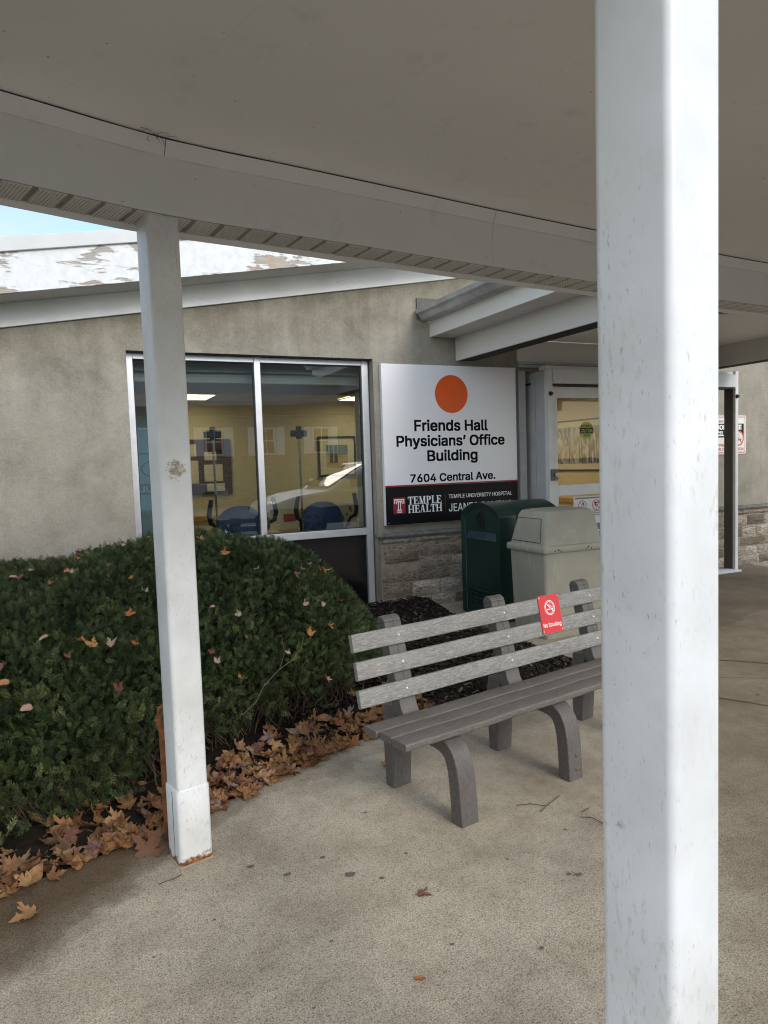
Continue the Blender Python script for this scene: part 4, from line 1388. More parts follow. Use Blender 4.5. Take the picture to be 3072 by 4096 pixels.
# ================================================================== SMOKE-FREE SIGN (right of the door)
GY = 6.888
sm = thing('smoke_free_sign', 'white rounded no smoking wall sign partly hidden behind the door jamb', 'sign', (8.47, GY, 1.57))
def rrect(x0, x1, z0, z1, r, n=6):
    out = []
    for cx, cz, a0 in ((x1 - r, z1 - r, 0), (x0 + r, z1 - r, 90), (x0 + r, z0 + r, 180), (x1 - r, z0 + r, 270)):
        for q in range(n + 1):
            a = R(a0 + 90 * q / n)
            out.append((cx + r * math.cos(a), cz + r * math.sin(a)))
    return out
XZ = lambda x, z, t: (x, t, z)
mb = MB(); mb.prism(rrect(8.095, 8.836, 1.568, 2.101, .030), XZ, GY - .004, 6.899)
ob('plate', mb, 'paper', sm)
mb = MB(); o_, i_ = rrect(8.111, 8.820, 1.584, 2.085, .022), rrect(8.119, 8.811, 1.595, 2.074, .016)
nn = len(o_)
for k in range(nn):
    j = (k + 1) % nn
    mb.add([(o_[k][0], GY - .0046, o_[k][1]), (o_[j][0], GY - .0046, o_[j][1]), (i_[j][0], GY - .0046, i_[j][1]), (i_[k][0], GY - .0046, i_[k][1])], [(0, 1, 2, 3)])
ob('border', mb, 'sign_red', sm, fix=False)
mb = MB(); mb.box(8.140, 8.790, GY - .0056, GY - .0042, 1.800, 1.988)
ob('black_band', mb, 'sign_black', sm)
mb = MB(); put_text(mb, 'This is a', 8.195, 8.368, 2.006, .036, P(GY - .0052), .012)
ob('lettering', mb, 'letter_black', sm, fix=False)
line(sm, 'letter_white', 'SMOKE FREE', 8.165, 8.744, 1.907, .066, P(GY - .0062), .03); line(sm, 'letter_white', 'FACILITY', 8.165, 8.53, 1.820, .064, P(GY - .0062), .03)
line(sm, 'sign_red', 'WE APPRECIATE', 8.130, 8.580, 1.672, .037, P(GY - .0052), .012); line(sm, 'sign_red', 'YOUR COOPERATION', 8.170, 8.782, 1.617, .038, P(GY - .0052), .012)
mb = MB(); mb.disc((8.684, GY - .0058, 1.785), (1, 0, 0), (0, 0, 1), .104, n=40, th=.0008, mi=0)
mb.disc((8.684, GY - .0068, 1.785), (1, 0, 0), (0, 0, 1), .1055, n=40, th=.0008, mi=1, rin=.083)
mb.prism([(8.612, 1.850), (8.622, 1.860), (8.756, 1.720), (8.746, 1.710)], XZ, GY - .0078, GY - .0072, 1)
mb.box(8.625, 8.735, GY - .0070, GY - .0066, 1.753, 1.770, 2)
for pth in ([(8.735, 1.772), (8.738, 1.79), (8.715, 1.80), (8.70, 1.815), (8.69, 1.83), (8.70, 1.85)], [(8.725, 1.772), (8.728, 1.784), (8.705, 1.79), (8.69, 1.80), (8.675, 1.82), (8.683, 1.848)]):
    for a, b in zip(pth[:-1], pth[1:]):
        mb.add([(a[0] - .002, GY - .0069, a[1]), (a[0] + .002, GY - .0069, a[1]), (b[0] + .002, GY - .0069, b[1]), (b[0] - .002, GY - .0069, b[1])], [(0, 1, 2, 3)], 2)
ob('prohibition_ring', mb, ['paper', 'orange_red', 'letter_black'], sm, fix=False)

# ================================================================== BENCH
th = R(10.2)
bench = thing('park_bench', 'weathered grey recycled lumber park bench with backrest slats on curved legs', 'bench', (1.515, 2.568, 0), th)
sh = lambda z: 0.05 - 0.05 * z                      # slight lean of the uprights
BE0, BE1 = -.25, 1.76
def board(mb, e0, e1, poly, r=0.0, wob=0.0):
    n = 24
    rings = []
    for k in range(n + 1):
        e = e0 + (e1 - e0) * k / n
        w = wob * math.sin(k * .9)
        rings.append([(e, p[0] + w, p[1] + w * .6) for p in poly])
    mb.loft(rings)
def rpoly(a, b, hgt, r=.006):
    """rounded board section: a->b is the bottom edge, hgt its thickness to the left"""
    a, b = np.array(a), np.array(b)
    d = (b - a) / np.linalg.norm(b - a); nn_ = np.array([-d[1], d[0]])
    L = np.linalg.norm(b - a)
    out = []
    for cx, cy, a0 in ((L - r, hgt - r, 0), (r, hgt - r, 90), (r, r, 180), (L - r, r, 270)):
        for q in range(4):
            an = R(a0 + 30 * q)
            p = a + d * (cx + r * math.cos(an)) + nn_ * (cy + r * math.sin(an))
            out.append(tuple(p))
    return out
mb = MB()
for i, (n0, n1) in enumerate(((.055, .152), (.164, .254), (.266, .362))):
    zt = .388 - .002 * i
    board(mb, BE0 + (0, .004, -.006)[i], BE1 - (.004, 0, .006)[i], rpoly((n0, zt), (n1, zt + .001), .034, .008), wob=.0010)
ob('seat', mb, 'seat_lumber', bench, smooth=50, local=True)
mb = MB()
bk = (.0722 / .33)                                  # lean of the back
sl = lambda z: .380 + (z - .485) * bk
for i, (z0, z1) in enumerate(((.487, .568), (.609, .692), (.735, .816))):
    a, b = (sl(z0), z0), (sl(z1), z1)
    board(mb, BE0 + (-.004, .003, 0)[i], BE1 + (.004, -.003, 0)[i], rpoly(b, a, .026, .006), wob=.0008)
ob('backrest', mb, 'slat_lumber', bench, smooth=50, local=True)
front = [(0.0, 0), (.001, .10), (.003, .18), (.008, .245), (.022, .300), (.045, .340), (.078, .366), (.115, .380), (.16, .3855), (.22, .3845), (.30, .382), (.345, .386), (.378, .402), (.396, .430), (.406, .470)]
for z in (.53, .60, .67, .74, .80, .835): front.append((sl(z) + .027, z))
a_, b_ = ribbon_poly(front, .070)
# ribbon: front line, rounded top end, back line
topc = ((a_[-1][0] + b_[-1][0]) / 2, (a_[-1][1] + b_[-1][1]) / 2)
ang = math.atan2(a_[-1][1] - topc[1], a_[-1][0] - topc[0])
cap = [(topc[0] + .035 * math.cos(ang - math.pi * q / 8), topc[1] + .035 * (1.0) * math.sin(ang - math.pi * q / 8)) for q in range(1, 8)]
prof = a_ + cap + b_[::-1]
rear = [(.494, 0), (.560, 0), (.568, .14), (.574, .30), (.560, .41), (.47, .42), (.470, .30), (.484, .14)]
nf = len(a_)
for i, ec in enumerate((0.0, .705, 1.41)):
    mb = MB()
    quadsL, quadsR, edge_ = [], [], []
    w0, w1 = -.049, .049
    # split the ribbon into quads so the concave outline stays clean
    B = b_
    vs = []
    for q in range(nf):
        for e_ in (w0, w1):
            for p in (a_[q], B[q]):
                vs.append((ec + sh(p[1]) + e_, p[0], p[1]))
    fs = []
    for q in range(nf - 1):
        o0, o1 = q * 4, (q + 1) * 4
        fs += [(o0, o0 + 1, o1 + 1, o1), (o0 + 2, o1 + 2, o1 + 3, o0 + 3), (o0, o1, o1 + 2, o0 + 2), (o0 + 1, o0 + 3, o1 + 3, o1 + 1)]
    fs.append((0, 2, 3, 1))
    mb.add(vs, fs)
    ca = [a_[-1]] + cap + [B[-1]]
    mb.prism(ca, lambda x, z, t: (ec + sh(z) + t, x, z), w0, w1)
    su = ob('support', mb, 'support_lumber', bench, smooth=45, bevel=.004, local=True)
    mb = MB().prism(rear, lambda x, z, t: (ec + .045 + t, x, z), -.053, .053)
    ob('rear_leg', mb, 'support_lumber', bench, smooth=45, bevel=.004, local=True)
    # lamination joint down the middle of the support
    mb = MB()
    rj = random.Random(i)
    pts = [(p[0], p[1]) for p in a_[-6:]] + cap[:5]
    for p, q in zip(pts[:-1], pts[1:]):
        d = math.hypot(q[0] - p[0], q[1] - p[1]) + 1e-9
        nx_, nz_ = -(q[1] - p[1]) / d * .0012, (q[0] - p[0]) / d * .0012
        j0, j1 = rj.uniform(-.003, .003), rj.uniform(-.003, .003)
        e_ = ec + .002
        mb.add([(e_ + sh(p[1]) - .0012, p[0] + nx_, p[1] + nz_), (e_ + sh(p[1]) + .0012, p[0] + nx_, p[1] + nz_), (e_ + sh(q[1]) + .0012, q[0] + nx_, q[1] + nz_), (e_ + sh(q[1]) - .0012, q[0] + nx_, q[1] + nz_)], [(0, 1, 2, 3)])
    ob('joint_crack', mb, 'crack_dark', su, local=True, fix=False)
    mb = MB()
    def dome(c, ax, r, h):
        c, ax = Vector(c), Vector(ax).normalized()
        t1 = ax.orthogonal().normalized(); t2 = ax.cross(t1)
        rings = []
        for q in range(4):
            an = R(90 * q / 4)
            rings.append([tuple(c + ax * h * math.sin(an) + (t1 * math.cos(2 * math.pi * k / 12) + t2 * math.sin(2 * math.pi * k / 12)) * r * math.cos(an)) for k in range(12)])
        mb.loft(rings)
    for z in (.528, .652, .776): dome((ec + .012, sl(z) - .0004, z), (0, -1, bk), .0085, .006)
    obs('bolt', mb, 'bolt_metal', bench, smooth=60, local=True)
    mb = MB()
    for n_, z in ((.104, .4225), (.212, .4205), (.318, .4185)): dome((ec + .036, n_, z - .0005), (0, 0, 1), .0085, .003)
    if i == 1:
        for z in (.055, .125): dome((ec + .052 + .0, .0005, z), (0, -1, 0), .010, .007)
    if i == 0:
        for z in (.075, .165): dome((ec - .008, .525, z), (-1, 0, 0), .008, .004)
    obs('bolt', mb, 'rusty_bolt', bench, smooth=60, local=True)

# red plate screwed to the slats
plate = thing('no_smoking_plate', 'small red no smoking plate screwed to the bench backrest', 'sign', (1.515, 2.568, 0), th)
uu = Vector((1, 0, 0)); vdir = Vector((0, bk, 1)).normalized(); nrm = Vector((0, -1, bk)).normalized()
org = Vector((.978, sl(.620), .620)) + nrm * .0025
tilt = R(-1.2)
def PL(u, v, o=0.0):
    c, s = math.cos(tilt), math.sin(tilt)
    return tuple(org + uu * (u * c - v * s) + vdir * (u * s + v * c) + nrm * o)
PW, PH = .168, .212
mb = MB()
out = [(p[0], p[1]) for p in rrect(0, PW, 0, PH, .004, 3)]
n = len(out)
mb.add([PL(*p) for p in out] + [PL(*p, .0022) for p in out], [tuple(range(n))[::-1], tuple(range(n, 2 * n))] + [(k, (k + 1) % n, n + (k + 1) % n, n + k) for k in range(n)])
ob('plate', mb, 'plate_red', plate, local=True)
mb = MB()
put_text(mb, 'No Smoking', .012, PW - .012, .034, .023, lambda u, v: PL(u, v, .0028), .008, nrm=tuple(nrm))
ob('lettering', mb, 'letter_white', plate, local=True, fix=False)
mb = MB()
def ring2(cx, cy, r0, r1, n=36):
    for k in range(n):
        a, b = 2 * math.pi * k / n, 2 * math.pi * (k + 1) / n
        q = lambda an, r: PL(cx + r * math.cos(an), cy + r * math.sin(an), .0028)
        mb.add([q(a, r0), q(b, r0), q(b, r1), q(a, r1)], [(0, 1, 2, 3)])
cx, cy = PW / 2, .140
ring2(cx, cy, .0385, .0415); ring2(cx, cy, .0315, .0345)
quad = lambda *p: mb.add([PL(cx + a, cy + b, .0030) for a, b in p], [(0, 1, 2, 3)])
quad((-.024, .022), (-.021, .025), (.025, -.021), (.022, -.024))
quad((-.026, -.012), (-.002, -.012), (-.002, -.006), (-.026, -.006))
quad((.006, -.012), (.026, -.012), (.026, -.006), (.012, -.006))
for pth in ([(.024, -.003), (.026, .006), (.012, .008), (.004, .013), (.003, .020), (.010, .026)], [(.017, -.003), (.017, .001), (.004, .004), (-.004, .011), (-.004, .020), (.002, .027)]):
    for a, b in zip(pth[:-1], pth[1:]): quad((a[0] - .0012, a[1] - .0006), (a[0] + .0012, a[1] + .0006), (b[0] + .0012, b[1] + .0006), (b[0] - .0012, b[1] - .0006))
ob('pictogram', mb, 'letter_white', plate, local=True, fix=False)
mb = MB()
for u, v in ((.009, .012), (PW - .009, .012), (.009, PH - .012), (PW - .009, PH - .012)):
    c = Vector(PL(u, v, .0022)); rings = []
    for q in range(4):
        an = R(30 * q)
        rings.append([tuple(c + nrm * .0035 * math.sin(an) + (uu * math.cos(2 * math.pi * k / 10) + vdir * math.sin(2 * math.pi * k / 10)) * .0045 * math.cos(an)) for k in range(10)])
    mb.loft(rings)
obs('screw', mb, 'bolt_metal', plate, smooth=60, local=True)

# ================================================================== BINS
gb = thing('recycling_bin', 'dark green arched recycling bin with a round hole by the stone wall', 'bin', (4.25, 6.05, 0))
GX0, GX1, GY0, GY1 = 3.856, 4.62, 5.700, 6.410
def arch(y0, y1, zs, zt, n=14, r=.05):
    """closed outline in (y, z): flat foot, upright sides, shouldered low arch on top"""
    pts = [(y0, .02), (y0, zs - r)]
    for k in range(1, 4):
        a = R(180 - 90 * k / 4); pts.append((y0 + r * .45 + r * .45 * math.cos(a), zs - r + r * math.sin(a)))
    cy = (y0 + y1) / 2; hw = (y1 - y0) / 2 - r * .45
    for k in range(n + 1):
        u = -1 + 2 * k / n
        pts.append((cy + hw * u, zs + (zt - zs) * (1 - abs(u) ** 2.1)))
    for k in range(3, 0, -1):
        a = R(90 * k / 4); pts.append((y1 - r * .45 + r * .45 * math.cos(a), zs - r + r * math.sin(a)))
    pts += [(y1, zs - r), (y1, .02)]
    return pts
full = arch(GY0, GY1, 1.072, 1.172)
inner = arch(GY0 + .05, GY1 - .05, 1.025, 1.115)
def scl(poly, s, zc=.55):
    cy = (GY0 + GY1) / 2
    return [(cy + (p[0] - cy) * s, p[1]) for p in poly]
ringx = lambda poly, x: [(x, p[0], p[1]) for p in poly]
mb = MB()
rings = [ringx(inner, GX0 + .035), ringx(inner, GX0 + .030), ringx(full, GX0 + .006), ringx(scl(full, 1.004), GX0 + .03), ringx(full, GX0 + .20), ringx(scl(full, .992), GX0 + .208), ringx(scl(full, .992), GX0 + .214), ringx(full, GX0 + .222), ringx(full, GX1 - .04), ringx(scl(full, .97), GX1)]
mb.loft(rings)
ob('body', mb, 'green_plastic', gb, smooth=38, bevel=.006)
mb = MB(); mb.disc((GX0 + .0335, 6.062, .985), (0, -1, 0), (0, 0, 1), .062, r2=.085, n=30, th=.0015)
ob('hole', mb, 'hole_black', gb)
mb = MB(); mb.disc((GX0 + .0335, 6.062, .985), (0, -1, 0), (0, 0, 1), .074, r2=.098, n=30, th=.008, rin=.063)
ob('hole_rim', mb, 'green_plastic', gb, smooth=40)
# flap panel below the hole and the pressed panel under it
mb = MB()
mb.hexa([(GX0 + .034, 5.77, .795), (GX0 + .034, 6.335, .795), (GX0 + .034, 6.335, .80), (GX0 + .034, 5.77, .80), (GX0 + .010, 5.77, .79), (GX0 + .010, 6.335, .79), (GX0 + .030, 6.28, .872), (GX0 + .030, 5.80, .872)])
ob('label_panel', mb, 'green_inset', gb, bevel=.003)
mb = MB(); mb.disc((GX0 + .0175, 6.05, .835), (0, -1, 0), (-.18, 0, 1), .075, r2=.018, n=24, th=.002, rin=.068)
ob('emboss', mb, 'green_plastic', gb)
mb = MB()
for (za, zb_) in ((.285, .262),):
    n = 12
    r0 = []
    for k in range(n + 1):
        u = -1 + 2 * k / n
        y = 6.055 + .30 * u; z = .262 + .030 * u * u
        r0.append([(GX0 + .036, y, z - .008), (GX0 + .016, y, z - .010), (GX0 + .014, y, z + .004), (GX0 + .036, y, z + .010)])
    mb.loft(r0)
for zz in (.215, .175, .135, .095):
    for k in range(6):
        y = 5.80 + k * .092
        mb.box(GX0 + .024, GX0 + .036, y, y + .075, zz - .014, zz + .014)
ob('grille', mb, 'green_plastic', gb, bevel=.004)
mb = MB()
mb.box(GX0 + .010, GX1 - .02, GY0 - .006, GY1 + .006, 0, .035)
ob('foot_rim', mb, 'green_plastic', gb, bevel=.008)

lb = thing('litter_bin', 'beige plastic litter bin with hooded lid standing in front of the green bin', 'bin', (4.13, 5.2, 0))
QX0, QX1, QY0, QY1 = 3.812, 4.465, 4.935, 5.465
def qring(x0, x1, y0, y1, z, r=.03, n=4):
    out = []
    for cx, cy, a0 in ((x1 - r, y1 - r, 0), (x0 + r, y1 - r, 90), (x0 + r, y0 + r, 180), (x1 - r, y0 + r, 270)):
        for q in range(n + 1):
            a = R(a0 + 90 * q / n); out.append((cx + r * math.cos(a), cy + r * math.sin(a), z))
    return out
mb = MB().loft([qring(QX0 + .02, QX1 - .02, QY0 + .02, QY1 - .035, z_) if z_ < .02 else qring(QX0 + .015 * (1 - z_ / .77), QX1 - .015 * (1 - z_ / .77), QY0 + .012 * (1 - z_ / .77), QY1 - .03 * (1 - z_ / .77), z_) for z_ in (0.0, .02, .25, .5, .775)])
ob('body', mb, 'beige_plastic', lb, smooth=40)
mb = MB().loft([qring(QX0 - .022, QX1 + .022, QY0 - .022, QY1 + .022, .768), qring(QX0 - .026, QX1 + .026, QY0 - .026, QY1 + .026, .774), qring(QX0 - .026, QX1 + .026, QY0 - .026, QY1 + .026, .812), qring(QX0 - .016, QX1 + .016, QY0 - .016, QY1 + .016, .826),
                qring(QX0 + .004, QX1 - .004, QY0 + .004, QY1 - .004, .830), qring(QX0 + .044, QX1 - .060, QY0 + .030, QY1 - .075, 1.090), qring(QX0 + .062, QX1 - .085, QY0 + .050, QY1 - .095, 1.128, .04), qring(QX0 + .13, QX1 - .15, QY0 + .12, QY1 - .16, 1.142, .04)])
lid = ob('lid', mb, 'beige_plastic', lb, smooth=38)
# swing door on the left slope, set in a shadow joint
def slope(y, z, o):                                  # point on the lid's left slope
    t = (z - .830) / .26
    return (QX0 + .004 + .040 * t - o, y, z)
mb = MB(); fy0, fy1, fz0, fz1 = 5.005, 5.420, .850, 1.066
def sl_quad(y0, y1, z0, z1, o, ins=0.0):
    return [slope(y0 + ins, z0, o), slope(y1 - ins - .01, z0, o), slope(y1 - ins - .045, z1, o), slope(y0 + ins + .02, z1, o)]
q0, q1 = sl_quad(fy0, fy1, fz0, fz1, -.004), sl_quad(fy0, fy1, fz0, fz1, .0022)
mb.hexa(q0 + q1)
ob('joint', mb, 'crack_dark', lid)
q0, q1 = sl_quad(fy0 + .006, fy1 - .006, fz0 + .006, fz1 - .006, -.002), sl_quad(fy0 + .006, fy1 - .006, fz0 + .006, fz1 - .006, .006)
mb = MB(); mb.hexa(q0 + q1)
ob('swing_door', mb, 'beige_plastic', lid, bevel=.003)
mb = MB()
for x in (3.905, 3.935, 3.965, 3.945, 4.245, 4.275, 4.305, 4.265):
    mb.disc((x, QY0 - .0262, .790 + .008 * math.sin(x * 90)), (1, 0, 0), (0, 0, 1), .006, n=10, th=.001)
obs('drill_hole', mb, 'hole_black', lid)

# rusty stake behind the corner post
mb = MB()
r = [(0, 0), (.026, 0), (.026, .005), (.005, .005), (.005, .026), (0, .026)]
mb.loft([[(.338 + a, 3.075 + b, z) for a, b in r] for z in (-.02, .2, .40, .535)])
mb.tube([(.345, 3.078, .50), (.334, 3.07, .545), (.345, 3.08, .590), (.362, 3.09, .595)], [.012, .016, .013, .008], 8)
tag(ob('stake', mb, 'rusty_stake'), 'rusty brown iron stake standing behind the slim white post', 'stake')

# ================================================================== HEDGE
HB = smooth_curve([(-4.6, 2.30), (-3, 2.72), (-1.5, 3.02), (-0.6, 3.22), (0.0, 3.33), (0.40, 3.52), (0.75, 3.78), (1.15, 3.98), (1.60, 4.14), (1.98, 4.42), (2.28, 4.95), (2.42, 5.5), (2.36, 6.1), (2.0, 6.38)], 8)
HBP = HB + [(-4.6, 6.45)]
def hedge_h(x, y):
    """height of the clipped surface, -1 outside the footprint"""
    ins = inside(x, y, HBP)
    d = np.where(ins, seg_dist(x, y, HB), 0)
    t = np.interp(x, [-4.6, -2, -0.4, 0.3, 1.0, 1.5, 1.9, 2.2, 2.45], [.80, .845, .890, .955, 1.065, 1.035, .91, .80, .70])
    t = t * (0.90 + 0.10 * np.clip((y - 3.2) / 2.2, 0, 1))
    RR = np.interp(y + np.clip(.3 - x, 0, 1) * .6, [4.3, 5.4], [2.1, .95])
    rr = np.clip(d / RR, 0, 1)
    h = t * (1 - (1 - rr) ** 2.1) ** (1 / 2.0)
    lump = 0.035 * np.sin(3.1 * x + 1.2 * y) * np.sin(2.6 * y - 1.1 * x + .7) + 0.022 * np.sin(7.3 * x - 2.2 * y + 1) * np.sin(6.1 * y + 2.9 * x) + .014 * np.sin(15 * x + 4 * y) * np.sin(13 * y - 5 * x) + .016 * np.sin(34 * x + 9 * y + 2 * np.sin(5 * y)) * np.sin(31 * y - 12 * x + 2 * np.sin(6 * x))
    return np.where(ins, np.maximum(h + lump * np.clip(d * 4, 0, 1), 0.05), -1)
hedge = thing('yew_hedge', 'low clipped dark green yew hedge dotted with fallen leaves under the window', 'hedge', (0.3, 4.8, 0))
# dark sheet under the sprigs, coloured so the gaps look shaded
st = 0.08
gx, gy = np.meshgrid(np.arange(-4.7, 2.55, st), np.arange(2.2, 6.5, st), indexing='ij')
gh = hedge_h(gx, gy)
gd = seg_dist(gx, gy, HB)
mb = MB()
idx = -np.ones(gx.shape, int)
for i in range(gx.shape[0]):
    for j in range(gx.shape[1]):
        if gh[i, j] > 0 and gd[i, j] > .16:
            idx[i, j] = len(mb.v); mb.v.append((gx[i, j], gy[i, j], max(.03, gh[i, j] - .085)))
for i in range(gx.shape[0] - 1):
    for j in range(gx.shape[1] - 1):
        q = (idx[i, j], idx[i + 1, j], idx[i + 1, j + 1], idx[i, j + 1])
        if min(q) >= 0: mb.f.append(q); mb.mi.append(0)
ob('hedge_shade_core', mb, 'hedge_core', hedge, smooth=80)
# sprigs: sample the surface evenly by area
def hedge_samples(n, y_bias=True):
    out_p, out_n = [], []
    got = 0
    while got < n:
        m = 60000
        x, y = rng.uniform(-1.9, 2.5, m), rng.uniform(2.6, 6.5, m)
        h = hedge_h(x, y)
        e = .02
        hx = (hedge_h(x + e, y) - h) / e; hy = (hedge_h(x, y + e) - h) / e
        ok = (h > 0) & (np.abs(hx) < 12) & (np.abs(hy) < 12)
        area = np.sqrt(1 + hx ** 2 + hy ** 2)
        w = area / 6.0
        # thin out the far slope nobody can see and the part left of the frame
        w *= np.where(hy < -.25, .35, 1.0) * np.where(x < -1.0, .5, 1.0) * np.where(y > 5.2, .8, 1.0)
        ok &= rng.uniform(0, 1, m) < w
        ok &= h > np.where(x > .30, .17 + .05 * np.sin(21 * x) + .03 * np.sin(47 * x + 1), .085)
        p = np.stack([x, y, h], -1)[ok]
        nn = np.stack([-hx, -hy, np.ones(m)], -1)[ok]
        nn /= np.linalg.norm(nn, axis=1, keepdims=True)
        out_p.append(p); out_n.append(nn); got += len(p)
    return np.concatenate(out_p)[:n], np.concatenate(out_n)[:n]
def sprig_template(seed, n=11):
    """a yew shoot along +z: flat needles in two loose ranks, a touch of stem"""
    r = random.Random(seed)
    V, F = [], []
    for i in range(n):
        z = .06 + .94 * i / (n - 1)
        for s_ in (-1, 1):
            az = s_ * (1.45 + r.uniform(-.5, .5)) + (0 if r.random() > .25 else r.uniform(-1.2, 1.2))
            L = (.36 - .16 * abs(z - .45)) * r.uniform(.8, 1.15) * (0.75 if i > n - 3 else 1)
            up = r.uniform(.35, .85) if i < n - 2 else 1.4
            d = Vector((math.sin(az), math.cos(az) * .55, up)).normalized()
            side = d.cross(Vector((0, 1, .2))).normalized() * .026
            b = Vector((0, 0, z * .9))
            o = len(V)
            V += [tuple(b), tuple(b + d * L * .5 + side), tuple(b + d * L), tuple(b + d * L * .5 - side)]
            F.append((o, o + 1, o + 2, o + 3))
    o = len(V)
    V += [(-.012, 0, -.35), (.012, 0, -.35), (.006, 0, .9), (-.006, 0, .9)]
    F.append((o, o + 1, o + 2, o + 3))
    return V, F
NS = 40000
p, nrm_ = hedge_samples(NS)
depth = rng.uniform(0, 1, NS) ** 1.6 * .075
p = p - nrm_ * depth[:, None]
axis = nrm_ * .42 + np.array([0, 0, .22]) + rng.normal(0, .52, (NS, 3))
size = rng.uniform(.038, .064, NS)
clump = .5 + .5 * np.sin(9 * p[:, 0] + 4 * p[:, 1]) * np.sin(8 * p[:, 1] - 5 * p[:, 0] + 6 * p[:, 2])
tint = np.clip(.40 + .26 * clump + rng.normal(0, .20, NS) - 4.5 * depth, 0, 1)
tint = np.where(rng.uniform(0, 1, NS) < .02, .98, tint)
half = NS // 3
parts_ = []
fol = None
V_all, m_list = [], []
from itertools import accumulate
for kk in range(3):
    sl_ = slice(kk * half, (kk + 1) * half if kk < 2 else NS)
    tv, tf = sprig_template(kk + 1)
    A = rots(axis[sl_], rng.uniform(0, 6.28, len(p[sl_]))) * size[sl_][:, None, None]
    m_list.append(batch('foliage', tv, tf, A, p[sl_], 'yew_needles', tint[sl_]))
bmx = bmesh.new()
for m_ in m_list: bmx.from_mesh(m_)
me = bpy.data.meshes.new('foliage'); bmx.to_mesh(me); bmx.free()
for m_ in m_list: bpy.data.meshes.remove(m_)
me.materials.append(MATS['yew_needles'])
fo = link(bpy.data.objects.new('foliage', me), hedge)
fo.location = -WT[hedge]
fo['kind'] = 'stuff'
# bare twigs under the skirt of the hedge
mb = MB()
rt = random.Random(12)
HBa = np.array(HB)
for q in range(560):
    i = rt.randrange(20, len(HBa) - 12)
    b = HBa[i]; nx_ = HBa[min(i + 1, len(HBa) - 1)] - HBa[i - 1]; nx_ = np.array([-nx_[1], nx_[0]]) / (np.linalg.norm(nx_) + 1e-9)
    s0 = b + nx_ * rt.uniform(.08, .42) + np.array([rt.uniform(-.05, .05), 0])
    a0 = Vector((s0[0], s0[1], rt.uniform(-.01, .05)))
    dv = Vector((rt.uniform(-.14, .14) + nx_[0] * .03, rt.uniform(-.10, .08), rt.uniform(.08, .25)))
    mid_ = a0 + dv * .5 + Vector((rt.uniform(-.03, .03), rt.uniform(-.03, .03), rt.uniform(-.02, .03)))
    mb.tube([a0, mid_, a0 + dv], [rt.uniform(.002, .0055), .0025, .0012], 5)
ob('stem', mb, 'twig_brown', hedge, smooth=60)
mb = MB()
for (a, b, c_, d_) in (((1.02, 3.93, .34), (1.12, 3.94, .42), (1.16, 3.96, .50), (1.15, 3.97, .62)), ((1.12, 3.94, .42), (1.22, 3.97, .46), (1.28, 4.0, .52), (1.30, 4.02, .57)), ((.86, 3.80, .24), (.95, 3.85, .28), (1.02, 3.93, .34), (1.06, 3.93, .36))):
    mb.tube([a, b, c_, d_], [.0016, .0013, .001, .0007], 5)
ob('bare_twig', mb, 'pale_twig', hedge, smooth=60)

# ================================================================== LEAVES
def leaf_template(seed, lobes=5, crumple=1.0):
    """a dry maple leaf about 1 wide: toothed lobes, raised veins, curled blade and a stalk"""
    r = random.Random(seed)
    half = [(.05, -.40), (.20, -.43), (.36, -.40), (.30, -.26), (.27, -.22), (.44, -.20), (.40, -.08), (.56, .02), (.64, .16), (.50, .14), (.44, .22), (.36, .14), (.20, .08), (.18, .16), (.26, .30), (.18, .32), (.17, .44), (.08, .52)]
    tip = (0, .70)
    if lobes == 0:
        half = [(.10, -.42), (.24, -.34), (.33, -.18), (.36, 0), (.33, .2), (.24, .40), (.12, .55)]
        tip = (0, .70)
    out = [(0, -.36)] + half + [tip] + [(-x, y) for x, y in half[::-1]]
    out = [(x * (1 + r.uniform(-.08, .08)), y + r.uniform(-.02, .02)) for x, y in out]
    n = len(out)
    cx, cy = 0, -.10
    cu, cv, tw = r.uniform(.25, .95) * crumple, r.uniform(-.2, .6) * crumple, r.uniform(-.4, .4) * crumple
    ph = r.uniform(0, 6)
    def Z(x, y):
        return cu * x * x + cv * (y + .1) ** 2 * .6 + tw * x * y + .05 * math.sin(9 * x + ph) * math.sin(8 * y + ph)
    V = [(cx, cy, Z(cx, cy) - .02)]
    for f in (.45, .8, 1.0):
        for i, (x, y) in enumerate(out):
            xx, yy = cx + (x - cx) * f, cy + (y - cy) * f
            V.append((xx, yy, Z(xx, yy) + (.035 * math.sin(i * 2.4 + ph) * f * f)))
    F = [(0, 1 + i, 1 + (i + 1) % n) for i in range(n)]
    for k in range(2):
        o = 1 + k * n
        F += [(o + i, o + n + i, o + n + (i + 1) % n, o + (i + 1) % n) for i in range(n)]
    # stalk
    o = len(V)
    z0 = Z(0, -.36)
    V += [(-.012, -.36, z0), (.012, -.36, z0), (.02, -.62, z0 + .05), (.0, -.62, z0 + .05), (.06, -.84, z0 + .02), (.05, -.84, z0 + .02)]
    F += [(o, o + 1, o + 2, o + 3), (o + 3, o + 2, o + 4, o + 5)]
    mz = min(v[2] for v in V)
    return [(x, y, z - mz) for x, y, z in V], F
TEMPL = [leaf_template(s_, 5 if s_ % 5 else 0, 1.0 if s_ < 8 else 2.0) for s_ in range(1, 15)]

